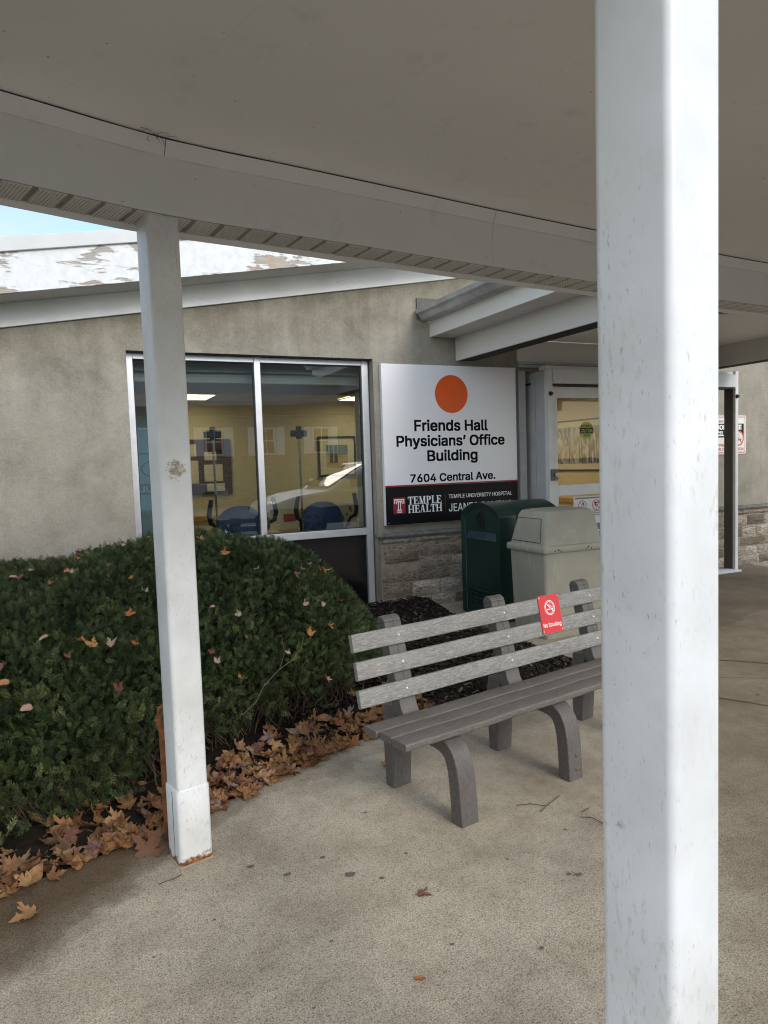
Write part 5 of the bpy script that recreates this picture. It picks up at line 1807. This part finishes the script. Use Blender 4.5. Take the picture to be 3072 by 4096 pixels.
# litter drifted along the edge of the bed, deep against the hedge
LN = 820
s_arr = np.array(BED[:-6]); seglen = np.concatenate([[0], np.cumsum(np.linalg.norm(np.diff(s_arr, axis=0), axis=1))])
x_on = s_arr[:, 0]
s_lo, s_hi = np.interp(-2.6, x_on, seglen), np.interp(2.15, x_on, seglen)
u = rng.uniform(0, 1, LN)
s_ = s_lo + (s_hi - s_lo) * u
bx_, by_ = np.interp(s_, seglen, s_arr[:, 0]), np.interp(s_, seglen, s_arr[:, 1])
tx_ = np.gradient(s_arr[:, 0]); ty_ = np.gradient(s_arr[:, 1]); tl = np.hypot(tx_, ty_)
nxx, nyy = np.interp(s_, seglen, -ty_ / tl), np.interp(s_, seglen, tx_ / tl)
off = rng.gamma(2.2, .066, LN) - .05
off = np.where(bx_ > 1.3, off * 1.2, off)
lx, ly = bx_ + nxx * off, by_ + nyy * off
pile = np.clip(off + .16, 0, .30)
lz = np.maximum(bed_z(lx, ly), 0.0) + rng.uniform(.001, .034, LN) * np.clip(pile * 5, .08, 1.2)
tilt_ = np.clip(pile * 1.6, .06, .42)
axl = np.stack([rng.normal(0, 1, LN) * tilt_ - nxx * .25 * (pile > .05), rng.normal(0, 1, LN) * tilt_ - .22 * (pile > .05), np.ones(LN)], -1)
lsz = rng.uniform(.042, .104, LN)
bmx = bmesh.new()
grp = rng.integers(0, len(TEMPL), LN)
for g in range(len(TEMPL)):
    k = grp == g
    A = rots(axl[k], rng.uniform(0, 6.28, k.sum())) * lsz[k][:, None, None]
    m_ = batch('x', TEMPL[g][0], TEMPL[g][1], A, np.stack([lx[k], ly[k], lz[k]], -1), 'litter_leaves')
    bmx.from_mesh(m_); bpy.data.meshes.remove(m_)
me = bpy.data.meshes.new('leaf_litter'); bmx.to_mesh(me); bmx.free()
me.materials.append(MATS['litter_leaves']); me.shade_smooth()
tag(link(bpy.data.objects.new('leaf_litter', me)), kind='stuff')

LEAFME = {}
for mname in ('leaf_pale', 'leaf_orange', 'leaf_brown', 'leaf_tan', 'leaf_dull'):
    for g in range(12):
        tp = TEMPL[g] if g < 6 else leaf_template(40 + g, 5 if g % 3 else 0, 2.2)
        me = bpy.data.meshes.new('fallen_leaf')
        me.from_pydata(tp[0], [], tp[1]); me.materials.append(MATS[mname]); me.shade_smooth()
        LEAFME[mname, g] = me
def leaf(x, y, z, size, mname, g, spin, nx_=0, ny_=0, label=None, group=None):
    o = link(bpy.data.objects.new('fallen_leaf', LEAFME[mname, g]))
    q = Vector((nx_, ny_, 1)).to_track_quat('Z', 'Y') @ Matrix.Rotation(spin, 4, 'Z').to_quaternion()
    o.rotation_euler = q.to_euler(); o.location = (x, y, z); o.scale = (size,) * 3
    return tag(o, label, 'leaf', group)
# leaves caught on the hedge
LAB = {'leaf_pale': 'pale pinkish fallen leaf lying on the clipped hedge', 'leaf_orange': 'orange fallen maple leaf lying on the clipped hedge', 'leaf_brown': 'dark red brown fallen leaf lying on the clipped hedge'}
HL = [(-.38, 5.9, 0), (-.25, 5.3, 2), (-.05, 4.7, 1), (-.33, 4.2, 2), (-.10, 4.05, 0), (.06, 4.9, 0), (.12, 5.5, 1), (.28, 5.0, 2), (.42, 5.45, 0), (.35, 4.35, 1), (-.28, 3.75, 1), (-.18, 3.62, 0), (.12, 4.0, 1), (.22, 3.75, 2), (.33, 4.05, 1), (-.35, 3.5, 0), (.46, 4.6, 0), (.62, 5.7, 1), (.74, 5.3, 0), (1.02, 5.6, 2), (1.15, 5.4, 0), (1.28, 5.75, 0), (1.05, 4.95, 1), (1.22, 4.75, 0), (1.38, 5.1, 0), (1.55, 5.35, 0), (1.48, 4.7, 2), (1.68, 5.0, 0), (1.85, 5.15, 1), (1.95, 5.5, 0), (1.62, 4.55, 0), (1.8, 4.7, 1), (2.02, 4.98, 0), (1.0, 4.25, 2), (.9, 4.02, 1), (1.25, 4.2, 0), (.62, 4.0, 0), (.55, 3.78, 1), (.85, 4.45, 0), (.2, 5.9, 2), (1.45, 4.35, 1), (2.15, 5.3, 0), (.0, 3.9, 2), (-.4, 4.6, 1)]
rl = random.Random(21)
HL += [(rl.uniform(-.35, 2.0), rl.uniform(3.7, 5.8), rl.choice((0, 0, 1, 2))) for _ in range(26)]
for (x, y, c_) in HL:
    h = float(hedge_h(np.array([x]), np.array([y]))[0])
    if h < 0: continue
    e = .03
    hx = (float(hedge_h(np.array([x + e]), np.array([y]))[0]) - h) / e; hy = (float(hedge_h(np.array([x]), np.array([y + e]))[0]) - h) / e
    mname = ('leaf_pale', 'leaf_orange', 'leaf_brown')[c_]
    leaf(x, y, h + .045, rl.uniform(.036, .068) if c_ else rl.uniform(.034, .058), mname, 6 + rl.randrange(6), rl.uniform(0, 6.28), max(-1.2, min(1.2, -hx)) + rl.uniform(-.5, .5), max(-1.2, min(1.2, -hy)) + rl.uniform(-.5, .3), LAB[mname], ('pale leaves on the hedge', 'orange leaves on the hedge', 'brown leaves on the hedge')[c_])
leaf(1.145, 2.235, .003, .050, 'leaf_brown', 1, .8, label='small brown leaf alone on open concrete in front of the bench', group=None)
leaf(.93, 1.86, .003, .032, 'leaf_orange', 4, 2.2, .2, .1, label='tiny reddish leaf scrap nearest the viewer on the concrete')
leaf(-.19, 2.79, .004, .088, 'leaf_tan', 2, 1.4, .05, -.1, label='large tan maple leaf lying flat on the stained concrete at far left')
leaf(1.50, 3.30, .004, .085, 'leaf_orange', 3, 2.9, .3, -.3, label='curled tan leaf standing beside the rear leg of the bench')
leaf(.275, 3.03, .02, .13, 'leaf_dull', 2, -.3, -.5, -1.0, label='big brown maple leaf leaning against the foot of the slim post')
# twigs on the slab
mb = MB()
for pts in ([(1.84, 2.62), (1.90, 2.60), (1.95, 2.555)], [(1.90, 2.52), (1.98, 2.56), (2.07, 2.60)], [(2.02, 2.40), (2.06, 2.37), (2.07, 2.32), (2.06, 2.27)], [(2.06, 2.43), (2.11, 2.44)], [(.36, 2.79), (.33, 2.77), (.27, 2.765)]):
    mb.tube([(x, y, .006 + .002 * (i % 2)) for i, (x, y) in enumerate(pts)], .0017, 6)
tag(ob('twig_litter', mb, 'twig_brown', smooth=60), kind='stuff')

# ================================================================== LOBBY CONTENTS
def wheelchair(x, y, label):
    w = thing('wheelchair', label, 'wheelchair', (x, y, 0), 0, 'blue wheelchairs parked in the lobby')
    # rounded blue backrest shell
    mb = MB()
    rings = []
    for t, s_ in ((-.022, .93), (-.012, 1.0), (.012, 1.0), (.022, .93)):
        ring = []
        for k in range(28):
            a = 2 * math.pi * k / 28
            ca, sa = math.cos(a), math.sin(a)
            px_ = .265 * s_ * math.copysign(abs(ca) ** .85, ca)
            pz_ = .90 + .285 * s_ * math.copysign(abs(sa) ** .85, sa)
            ring.append((px_, t + .16 * px_ * px_ / .07 * .25, pz_))
        rings.append(ring)
    mb.loft(rings)
    ob('backrest', mb, 'blue_plastic', w, smooth=40, local=True)
    mb = MB(); mb.loft([qring(-.23, .23, .03, .46, .50, .05), qring(-.23, .23, .03, .46, .55, .05)])
    ob('seat', mb, 'blue_plastic', w, smooth=40, bevel=.01, local=True)
    for sx in (-1, 1):
        mb = MB(); mb.tube([(sx * .27, -.02, .86), (sx * .30, -.10, .99), (sx * .345, -.14, 1.02), (sx * .365, -.145, 1.10), (sx * .335, -.15, 1.27)], [.016, .018, .026, .027, .024], 10)
        ob('push_handle', mb, 'navy_grip', w, smooth=50, local=True)
        mb = MB(); mb.disc((sx * .29, .12, .30), (0, 1, 0), (0, 0, 1), .29, n=36, th=.03, rin=.262)
        for k in range(8):
            a = 2 * math.pi * k / 8
            mb.tube([(sx * .29 + .015, .12, .30), (sx * .29 + .015, .12 + .265 * math.cos(a), .30 + .265 * math.sin(a))], .004, 5)
        ob('wheel', mb, 'frame_black', w, smooth=40, local=True)
        mb = MB(); mb.disc((sx * .24, .52, .09), (0, 1, 0), (0, 0, 1), .085, n=20, th=.03)
        ob('caster', mb, 'frame_black', w, smooth=40, local=True)
        mb = MB(); mb.tube([(sx * .25, .0, .30), (sx * .25, .0, .88)], .013, 8); mb.tube([(sx * .25, .0, .52), (sx * .25, .5, .50), (sx * .24, .53, .12)], .013, 8)
        ob('side_frame', mb, 'chrome', w, smooth=50, local=True)
    mb = MB(); mb.tube([(-.255, -.05, .45), (-.262, -.05, 1.02), (-.268, -.06, 1.96)], .013, 10)
    po = ob('pole', mb, 'chrome', w, smooth=50, local=True)
    mb = MB(); mb.box(-.298, -.238, -.08, -.04, 1.90, 2.04); mb.box(-.36, -.176, -.085, -.035, 1.925, 1.995)
    ob('pole_head', mb, 'navy_grip', w, bevel=.008, local=True)
    return w
wheelchair(2.755, 7.62, 'blue wheelchair with tall pole behind the pane beside the white sign')
wheelchair(1.81, 7.66, 'blue wheelchair with tall pole behind the pane beside the slim post')

# framed landscape print with two trunks, on the back wall
def canvas(name, stops, scale, rot=(0, 0, 0)):
    M = Mat(name, (0.3, 0.3, 0.3), 0.6)
    nz = M.n('ShaderNodeTexNoise', Vector=M.obj(scale=scale), Scale=2.0, Detail=6.0, Roughness=0.62, Distortion=0.7)
    M.set('Base Color', M.ramp(nz, stops))
    MATS[name] = M.m
canvas('print_sand', [(.35, (.35, .20, .08)), (.5, (.55, .36, .14)), (.65, (.62, .48, .25))], (2, 2, 8))
plain('print_sky', (.22, .30, .28), .6, var=.15, vs=6)
plain('print_trunk', (.10, .055, .05), .6, var=.3, vs=20)
canvas('print_wood', [(.30, (.02, .025, .03)), (.43, (.16, .17, .16)), (.55, (.45, .43, .36)), (.70, (.66, .62, .50))], (6, 6, 3.2))
pic = thing('framed_print', 'framed desert print in black frame on the yellow wall behind the window', 'picture', (3.92, 10.19, 1.44))
x0, x1, z0, z1, yy = 3.645, 4.26, 1.425, 2.035, 10.195
mb = MB()
for a in ((x0, x1, z1 - .025, z1), (x0, x1, z0, z0 + .025), (x0, x0 + .025, z0 + .0255, z1 - .0255), (x1 - .025, x1, z0 + .0255, z1 - .0255)): mb.box(a[0], a[1], yy - .035, yy, a[2], a[3])
ob('picture_frame', mb, 'frame_black', pic, bevel=.003)
mb = MB(); mb.box(x0 + .026, x1 - .026, yy - .012, yy - .002, z0 + .026, z1 - .026); ob('mount', mb, 'mat_board', pic)
mb = MB(); mb.box(x0 + .13, x1 - .13, yy - .015, yy - .0125, 1.56, 1.745); ob('print_ground', mb, 'print_sand', pic)
mb = MB(); mb.box(x0 + .13, x1 - .13, yy - .015, yy - .0125, 1.7455, 1.905); ob('print_sky', mb, 'print_sky', pic)
mb = MB()
for tx0 in (3.83, 3.905): mb.prism([(tx0, 1.63), (tx0 + .055, 1.625), (tx0 + .048, 1.90), (tx0 + .008, 1.90)], XZ, yy - .019, yy - .0155)
obs('print_trunk', mb, 'print_trunk', pic)

# large woodland print on the side wall, seen through the door
pic2 = thing('framed_print', 'large framed woodland print on the wall seen through the glass door', 'picture', (7.59, 8.9, 1.37))
xw = 7.598
y0, y1, z0, z1 = 8.25, 9.62, 1.375, 2.19
mb = MB()
for a in ((y0, y1, z1 - .022, z1), (y0, y1, z0, z0 + .022), (y0, y0 + .022, z0 + .0225, z1 - .0225), (y1 - .022, y1, z0 + .0225, z1 - .0225)): mb.box(xw - .03, xw, a[0], a[1], a[2], a[3])
ob('picture_frame', mb, 'frame_black', pic2, bevel=.003)
mb = MB(); mb.box(xw - .010, xw - .002, y0 + .023, y1 - .023, z0 + .023, z1 - .023); ob('mount', mb, 'mat_board', pic2)
mb = MB(); mb.box(xw - .014, xw - .0105, y0 + .15, y1 - .16, z0 + .115, z1 - .11); ob('print_woods', mb, 'print_wood', pic2)
mb = MB()
rp = random.Random(8)
for k in range(9):
    yb = rp.uniform(y0 + .18, y1 - .2); hgt = rp.uniform(.30, .52); w0 = rp.uniform(.008, .022)
    mb.hexa([(xw - .0165, yb - w0, z0 + .13), (xw - .0145, yb - w0, z0 + .13), (xw - .0145, yb + w0, z0 + .13), (xw - .0165, yb + w0, z0 + .13),
             (xw - .0165, yb - w0 * .3 + .02, z0 + .13 + hgt), (xw - .0145, yb - w0 * .3 + .02, z0 + .13 + hgt), (xw - .0145, yb + w0 * .3 + .02, z0 + .13 + hgt), (xw - .0165, yb + w0 * .3 + .02, z0 + .13 + hgt)])
obs('print_trunk', mb, 'print_trunk', pic2)

# notice board with papers behind the left pane
nb = thing('notice_board', 'dark notice board with pinned papers on the lobby wall behind left pane', 'notice board', (1.95, 10.19, 1.2))
mb = MB(); mb.box(1.55, 2.31, 10.165, 10.195, 1.24, 2.02); ob('board', mb, 'cork_dark', nb, bevel=.006)
for a in ((1.92, 2.18, 1.42, 1.66), (1.93, 2.10, 1.72, 1.84), (1.62, 1.84, 1.40, 1.72), (1.64, 1.82, 1.78, 1.95), (1.95, 2.2, 1.28, 1.39)):
    mb = MB(); mb.box(a[0], a[1], 10.158, 10.164, a[2], a[3]); ob('pinned_paper', mb, 'mat_board', nb)
# side table with a leaning card sign
tbl = thing('side_table', 'small oak side table behind the right pane holding a card sign', 'table', (2.62, 8.6, 0))
mb = MB(); mb.loft([qring(2.33, 2.86, 8.40, 8.90, .775, .03), qring(2.33, 2.86, 8.40, 8.90, .80, .03)]); ob('table_top', mb, 'oak', tbl, bevel=.006)
for lx_, ly_ in ((2.37, 8.44), (2.82, 8.44), (2.37, 8.86), (2.82, 8.86)):
    mb = MB(); mb.box(lx_ - .022, lx_ + .022, ly_ - .022, ly_ + .022, 0, .774); ob('leg', mb, 'oak', tbl, bevel=.004)
cs = thing('card_sign', 'cream card sign with red panel standing on the oak side table', 'sign', (2.58, 8.62, .80))
cy_ = lambda z: 8.56 + (z - .80) * .16
mb = MB(); mb.hexa([(2.40, cy_(.802), .802), (2.76, cy_(.802), .802), (2.76, cy_(.802) + .006, .802), (2.40, cy_(.802) + .006, .802), (2.40, cy_(1.25), 1.25), (2.76, cy_(1.25), 1.25), (2.76, cy_(1.25) + .006, 1.25), (2.40, cy_(1.25) + .006, 1.25)])
ob('card', mb, 'mat_board', cs)
CZ = lambda x, z: (x, cy_(z) - .003, z)
line(cs, 'cork_dark', 'Test', 2.425, 2.50, 1.165, .030, CZ, .01); line(cs, 'cork_dark', 'kits', 2.425, 2.48, 1.115, .030, CZ, .01)
mb = MB(); mb.add([CZ(2.58, .90), CZ(2.74, .90), CZ(2.74, 1.0), CZ(2.58, 1.0)], [(0, 1, 2, 3)]); ob('red_panel', mb, 'sign_red', cs)
# patterned armchair
M = Mat('leaf_fabric', (0.3, 0.28, 0.24), 0.9)
vr = M.n('ShaderNodeTexVoronoi', 0, Vector=M.obj(scale=(1, 1, .55), rot=(0, .6, 0)), Scale=16.0)
M.set('Base Color', M.ramp(vr, [(.30, (.07, .065, .06)), (.42, (.30, .27, .22))]))
MATS['leaf_fabric'] = M.m
ac = thing('armchair', 'leaf patterned lobby armchair with wooden arms behind the blue wheelchair', 'chair', (3.6, 9.2, 0))
mb = MB(); mb.hexa([(3.34, 9.34, .46), (3.94, 9.34, .46), (3.94, 9.44, .44), (3.34, 9.44, .44), (3.34, 9.46, 1.05), (3.94, 9.46, 1.05), (3.94, 9.54, 1.04), (3.34, 9.54, 1.04)]); ob('backrest', mb, 'leaf_fabric', ac, bevel=.03, smooth=40, seg=3)
mb = MB(); mb.box(3.34, 3.94, 8.85, 9.36, .36, .48); ob('seat', mb, 'leaf_fabric', ac, bevel=.03, smooth=40, seg=3)
for ax_ in (3.29, 3.97):
    mb = MB(); mb.tube([(ax_, 8.86, 0), (ax_, 8.84, .62), (ax_, 8.92, .68), (ax_, 9.36, .69), (ax_, 9.48, .5), (ax_, 9.52, 0)], .022, 10); ob('arm', mb, 'oak', ac, smooth=50)
# ceiling troffers, lit; the door one is added, unseen, to light the entrance
for i, (x, y, lab) in enumerate(((1.30, 9.02, 'lit square ceiling light in the lobby behind the left pane'), (3.78, 8.95, 'lit square ceiling light in the lobby above the desert print'), (5.95, 8.70, 'added unseen ceiling light brightening the lobby behind the glass door'))):
    t = thing('ceiling_light', lab, 'ceiling light', (x + .3, y + .35, 2.53), 0, 'lit lobby ceiling lights')
    mb = MB()
    for a in ((x, x + .62, y, y + .02), (x, x + .62, y + .70, y + .72), (x, x + .02, y + .0205, y + .6995), (x + .60, x + .62, y + .0205, y + .6995)): mb.box(a[0], a[1], a[2], a[3], 2.527, 2.539)
    ob('frame', mb, 'lobby_white', t)
    mb = MB(); mb.box(x + .021, x + .599, y + .021, y + .699, 2.531, 2.538); ob('diffuser', mb, 'lamp_diffuser', t)

# ================================================================== ACROSS THE DRIVE (what the window panes mirror)
plain('car_silver', (0.42, 0.43, 0.45), 0.25, metal=0.6, var=0.03)
plain('car_white', (0.50, 0.51, 0.52), 0.25, spec=0.6, var=0.02)
plain('ambulance_blue', (0.36, 0.58, 0.80), 0.3, var=0.04)
plain('deep_blue', (0.03, 0.10, 0.25), 0.4)
plain('tyre', (0.02, 0.02, 0.021), 0.8)
plain('trim_white', (0.72, 0.72, 0.70), 0.5, var=0.05)
M = Mat('house_stone', (0.3, 0.26, 0.2), 0.9)
br = M.n('ShaderNodeTexBrick', 0, Vector=M.obj(rot=(R(90), 0, 0)), Scale=2.2, **{'Mortar Size': .03, 'Brick Width': .7, 'Row Height': .28})
bnode = br.node
bnode.inputs['Color1'].default_value = (0.26, 0.22, 0.17, 1); bnode.inputs['Color2'].default_value = (0.16, 0.14, 0.12, 1); bnode.inputs['Mortar'].default_value = (0.36, 0.33, 0.27, 1)
M.set('Base Color', br)
MATS['house_stone'] = M.m
mb = MB(); mb.add([(-60, -60, -.118), (60, -60, -.118), (60, -21.5, -.118), (-60, -21.5, -.118)], [(0, 1, 2, 3)])
tag(ob('lawn', mb, 'lawn_grass'), kind='structure')

def vehicle(name, label, cat, x, y, face, low, cab, glass_poly, wheels, W_, mat, gz=-.125, group=None):
    """side outlines (x along the car, z up) given real width; face=+1 nose to +X, -1 nose to -X"""
    v = thing(name, label, cat, (x, y, gz), 0, group)
    f = lambda px_, z, t: (face * px_, t, z)
    mb = MB(); mb.prism(low, f, -W_ / 2, W_ / 2)
    ob('body', mb, mat, v, bevel=.06, smooth=35, local=True, seg=3)
    mb = MB()
    n = len(cab)
    r0 = [f(px_, z, -W_ / 2 + .02 + .16 * max(0, z - cab[0][1]) / .6) for px_, z in cab]
    r1 = [f(px_, z, W_ / 2 - .02 - .16 * max(0, z - cab[0][1]) / .6) for px_, z in cab]
    mb.loft([r0, r1])
    ob('cabin', mb, mat, v, bevel=.05, smooth=35, local=True, seg=3)
    for sy in (-1, 1):
        for gp in glass_poly:
            mb = MB()
            a = [f(px_, z, sy * (W_ / 2 - .02 - .16 * max(0, z - cab[0][1]) / .6 + .004)) for px_, z in gp]
            b = [f(px_, z, sy * (W_ / 2 - .02 - .16 * max(0, z - cab[0][1]) / .6 - .01)) for px_, z in gp]
            mb.loft([a, b])
            ob('side_window', mb, 'far_glass', v, local=True)
        mb = MB(); 
        for (wx, wr) in wheels:
            pass
    for (wx, wr) in wheels:
        for sy in (-1, 1):
            c = (face * wx, sy * (W_ / 2 - .10), wr)
            mb = MB(); mb.disc((c[0], c[1] + .11, c[2]), (1, 0, 0), (0, 0, 1), wr, n=30, th=.22)
            wh = ob('wheel', mb, 'tyre', v, bevel=.02, smooth=40, local=True)
            mb = MB(); mb.disc((c[0], c[1] + sy * .115 + .004, c[2]), (1, 0, 0), (0, 0, 1), wr * .66, n=30, th=.008, rin=wr * .56)
            for k in range(5):
                an = 2 * math.pi * k / 5 + .3
                mb.tube([(c[0], c[1] + sy * .116, c[2]), (c[0] + math.cos(an) * wr * .6, c[1] + sy * .116, c[2] + math.sin(an) * wr * .6)], .035, 6)
            ob('rim', mb, 'dark_bronze', wh, smooth=40, local=True)
    return v
car_low = [(-2.2, .32), (-2.25, .55), (-2.18, .85), (-1.5, .95), (.85, .93), (1.6, .84), (2.15, .70), (2.25, .48), (2.2, .28)]
car_cab = [(-1.75, .90), (-1.15, 1.38), (-.6, 1.47), (.1, 1.43), (1.05, .90)]
car_gl = [[(-1.35, .96), (-1.0, 1.33), (-.42, 1.39), (-.42, .96)], [(-.34, .96), (-.34, 1.39), (.06, 1.36), (.78, .96)]]
wc_ = vehicle('parked_car', 'white sedan standing in the drive, mirrored in the right window pane', 'car', 7.05, -2.55, -1, car_low, car_cab, car_gl, [(-1.35, .32), (1.40, .32)], 1.80, 'car_white')
wc_.scale = (1.2, 1.12, 1.24)
mb = MB(); mb.hexa([(-1.02, -.74, .99), (-.98, .74, .99), (-.90, .74, .97), (-.94, -.74, .97), (-.18, -.60, 1.40), (-.18, .60, 1.40), (-.10, .60, 1.38), (-.10, -.60, 1.38)]); ob('windscreen', mb, 'far_glass', wc_, local=True)
mb = MB()
for sy in (-1, 1):
    mb = MB(); mb.prism([(-2.20, .27), (-2.24, .60), (2.235, .60), (2.20, .29)], lambda px_, z, t: (-px_, t, z), sy * .902, sy * .912)
    ob('dimming_band', mb, 'tyre', wc_, local=True)  # dark band added to dim the car's lower side in the reflection
for sy in (-1, 1):
    mb = MB(); mb.loft([qring(-.80, -.62, sy * .97 - .10, sy * .97 + .10, .97, .05), qring(-.82, -.62, sy * .97 - .12, sy * .97 + .12, 1.03, .06), qring(-.80, -.63, sy * .97 - .11, sy * .97 + .11, 1.11, .05)]); ob('door_mirror', mb, 'car_white', wc_, smooth=50, local=True)
suv_low = [(-2.3, .38), (-2.35, .7), (-2.28, 1.05), (-1.4, 1.10), (.95, 1.08), (1.9, .98), (2.25, .85), (2.35, .55), (2.25, .34)]
suv_cab = [(-2.25, 1.05), (-2.0, 1.70), (-1.5, 1.79), (.0, 1.76), (.95, 1.05)]
suv_gl = [[(-1.95, 1.12), (-1.8, 1.62), (-1.1, 1.68), (-1.1, 1.12)], [(-1.02, 1.12), (-1.02, 1.68), (-.25, 1.67), (-.25, 1.12)], [(-.17, 1.12), (-.17, 1.67), (.02, 1.65), (.74, 1.12)]]
vehicle('parked_car', 'silver estate car with spoked wheels far across the drive, mirrored in the left pane', 'car', 4.75, -19.0, 1, suv_low, suv_cab, suv_gl, [(-1.42, .37), (1.45, .37)], 1.88, 'car_silver')
# ambulance
amb = thing('ambulance', 'pale blue and white ambulance mirrored at the left edge of the window', 'ambulance', (1.35, -8.6, -.125), 0)
mb = MB(); mb.box(-2.6, 1.9, -1.15, 1.15, .55, 2.95); ob('box_body', mb, 'ambulance_blue', amb, bevel=.05, local=True)
mb = MB(); mb.prism([(-4.6, .50), (-4.65, 1.05), (-4.0, 1.20), (-3.35, 2.05), (-2.62, 2.10), (-2.62, .45)], lambda px_, z, t: (px_, t, z), -1.0, 1.0); ob('cab', mb, 'car_white', amb, bevel=.06, smooth=35, local=True)
for sy in (-1, 1):
    mb = MB(); mb.prism([(-3.75, 1.28), (-3.25, 1.92), (-2.8, 1.95), (-2.8, 1.28)], lambda px_, z, t: (px_, t, z), sy * 1.004, sy * 1.012); ob('side_window', mb, 'far_glass', amb, local=True)
for wx in (-3.9, .6):
    for sy in (-1, 1):
        mb = MB(); mb.disc((wx, sy * .95 + .14, .40), (1, 0, 0), (0, 0, 1), .40, n=28, th=.28); ob('wheel', mb, 'tyre', amb, bevel=.03, smooth=40, local=True)
mb = MB(); mb.box(-2.58, 1.88, 1.152, 1.158, 1.02, 1.34); mb.box(-2.58, 1.88, 1.152, 1.158, 2.2, 2.26); ob('stripe', mb, 'deep_blue', amb, local=True)
mb = MB(); put_text(mb, 'AMBULANCE', .1, 1.8, 1.10, .17, lambda u, z: (1.9 - u, 1.162, z), .02, nrm=(0, 1, 0)); ob('lettering', mb, 'letter_white', amb, local=True, fix=False)
mb = MB(); mb.disc((1.25, 1.153, 1.78), (-1, 0, 0), (0, 0, 1), .36, r2=.26, n=30, th=.006, rin=.31); ob('roundel', mb, 'deep_blue', amb, local=True)
mb = MB(); mb.box(-2.4, -1.6, -.9, .9, 2.955, 3.08); ob('light_bar', mb, 'sign_red', amb, bevel=.03, local=True)
# stone house with white windows
hs = thing('stone_house', 'stone house with white shuttered windows mirrored in the window panes', 'house', (12, -25, 0))
mb = MB(); mb.box(2, 22, -34, -25, -.2, 6.6); ob('wall', mb, 'house_stone', hs)
mb = MB(); mb.prism([(-24.4, 6.5), (-29.5, 10.2), (-34.6, 6.5)], lambda y, z, t: (t, y, z), 1.4, 22.6)
rf = ob('roof', mb, 'roof_shingle', hs)
mb = MB(); mb.box(15.5, 16.6, -30, -28.8, 9.2, 11.2); ob('chimney', mb, 'house_stone', rf)
for (wx, wz) in ((4.3, 2.3), (8.0, 2.3), (10.9, 2.3), (14.2, 2.3), (18.2, 2.3), (13.2, 4.75), (8.6, 4.75), (18.0, 4.75)):
    hgt = 1.5 if wz < 4 else 1.2
    mb = MB()
    for a in ((wx - .52, wx - .42, wz, wz + hgt), (wx + .42, wx + .52, wz, wz + hgt), (wx - .419, wx + .419, wz, wz + .1), (wx - .419, wx + .419, wz + hgt - .1, wz + hgt), (wx - .419, wx + .419, wz + hgt / 2 - .03, wz + hgt / 2 + .03), (wx - .02, wx + .02, wz + .101, wz + hgt / 2 - .031), (wx - .02, wx + .02, wz + hgt / 2 + .031, wz + hgt - .101)):
        mb.box(a[0], a[1], -24.995, -24.92, a[2], a[3])
    wo = ob('window', mb, 'trim_white', hs)
    mb = MB(); mb.box(wx - .42, wx + .42, -24.99, -24.96, wz + .1, wz + hgt - .1); ob('pane', mb, 'far_glass', wo)
    if wz < 4:
        for sx in (-1, 1):
            mb = MB(); mb.box(wx + sx * .80 - .25, wx + sx * .80 + .25, -24.99, -24.93, wz - .02, wz + hgt + .02); ob('shutter', mb, 'trim_white', wo, bevel=.01)
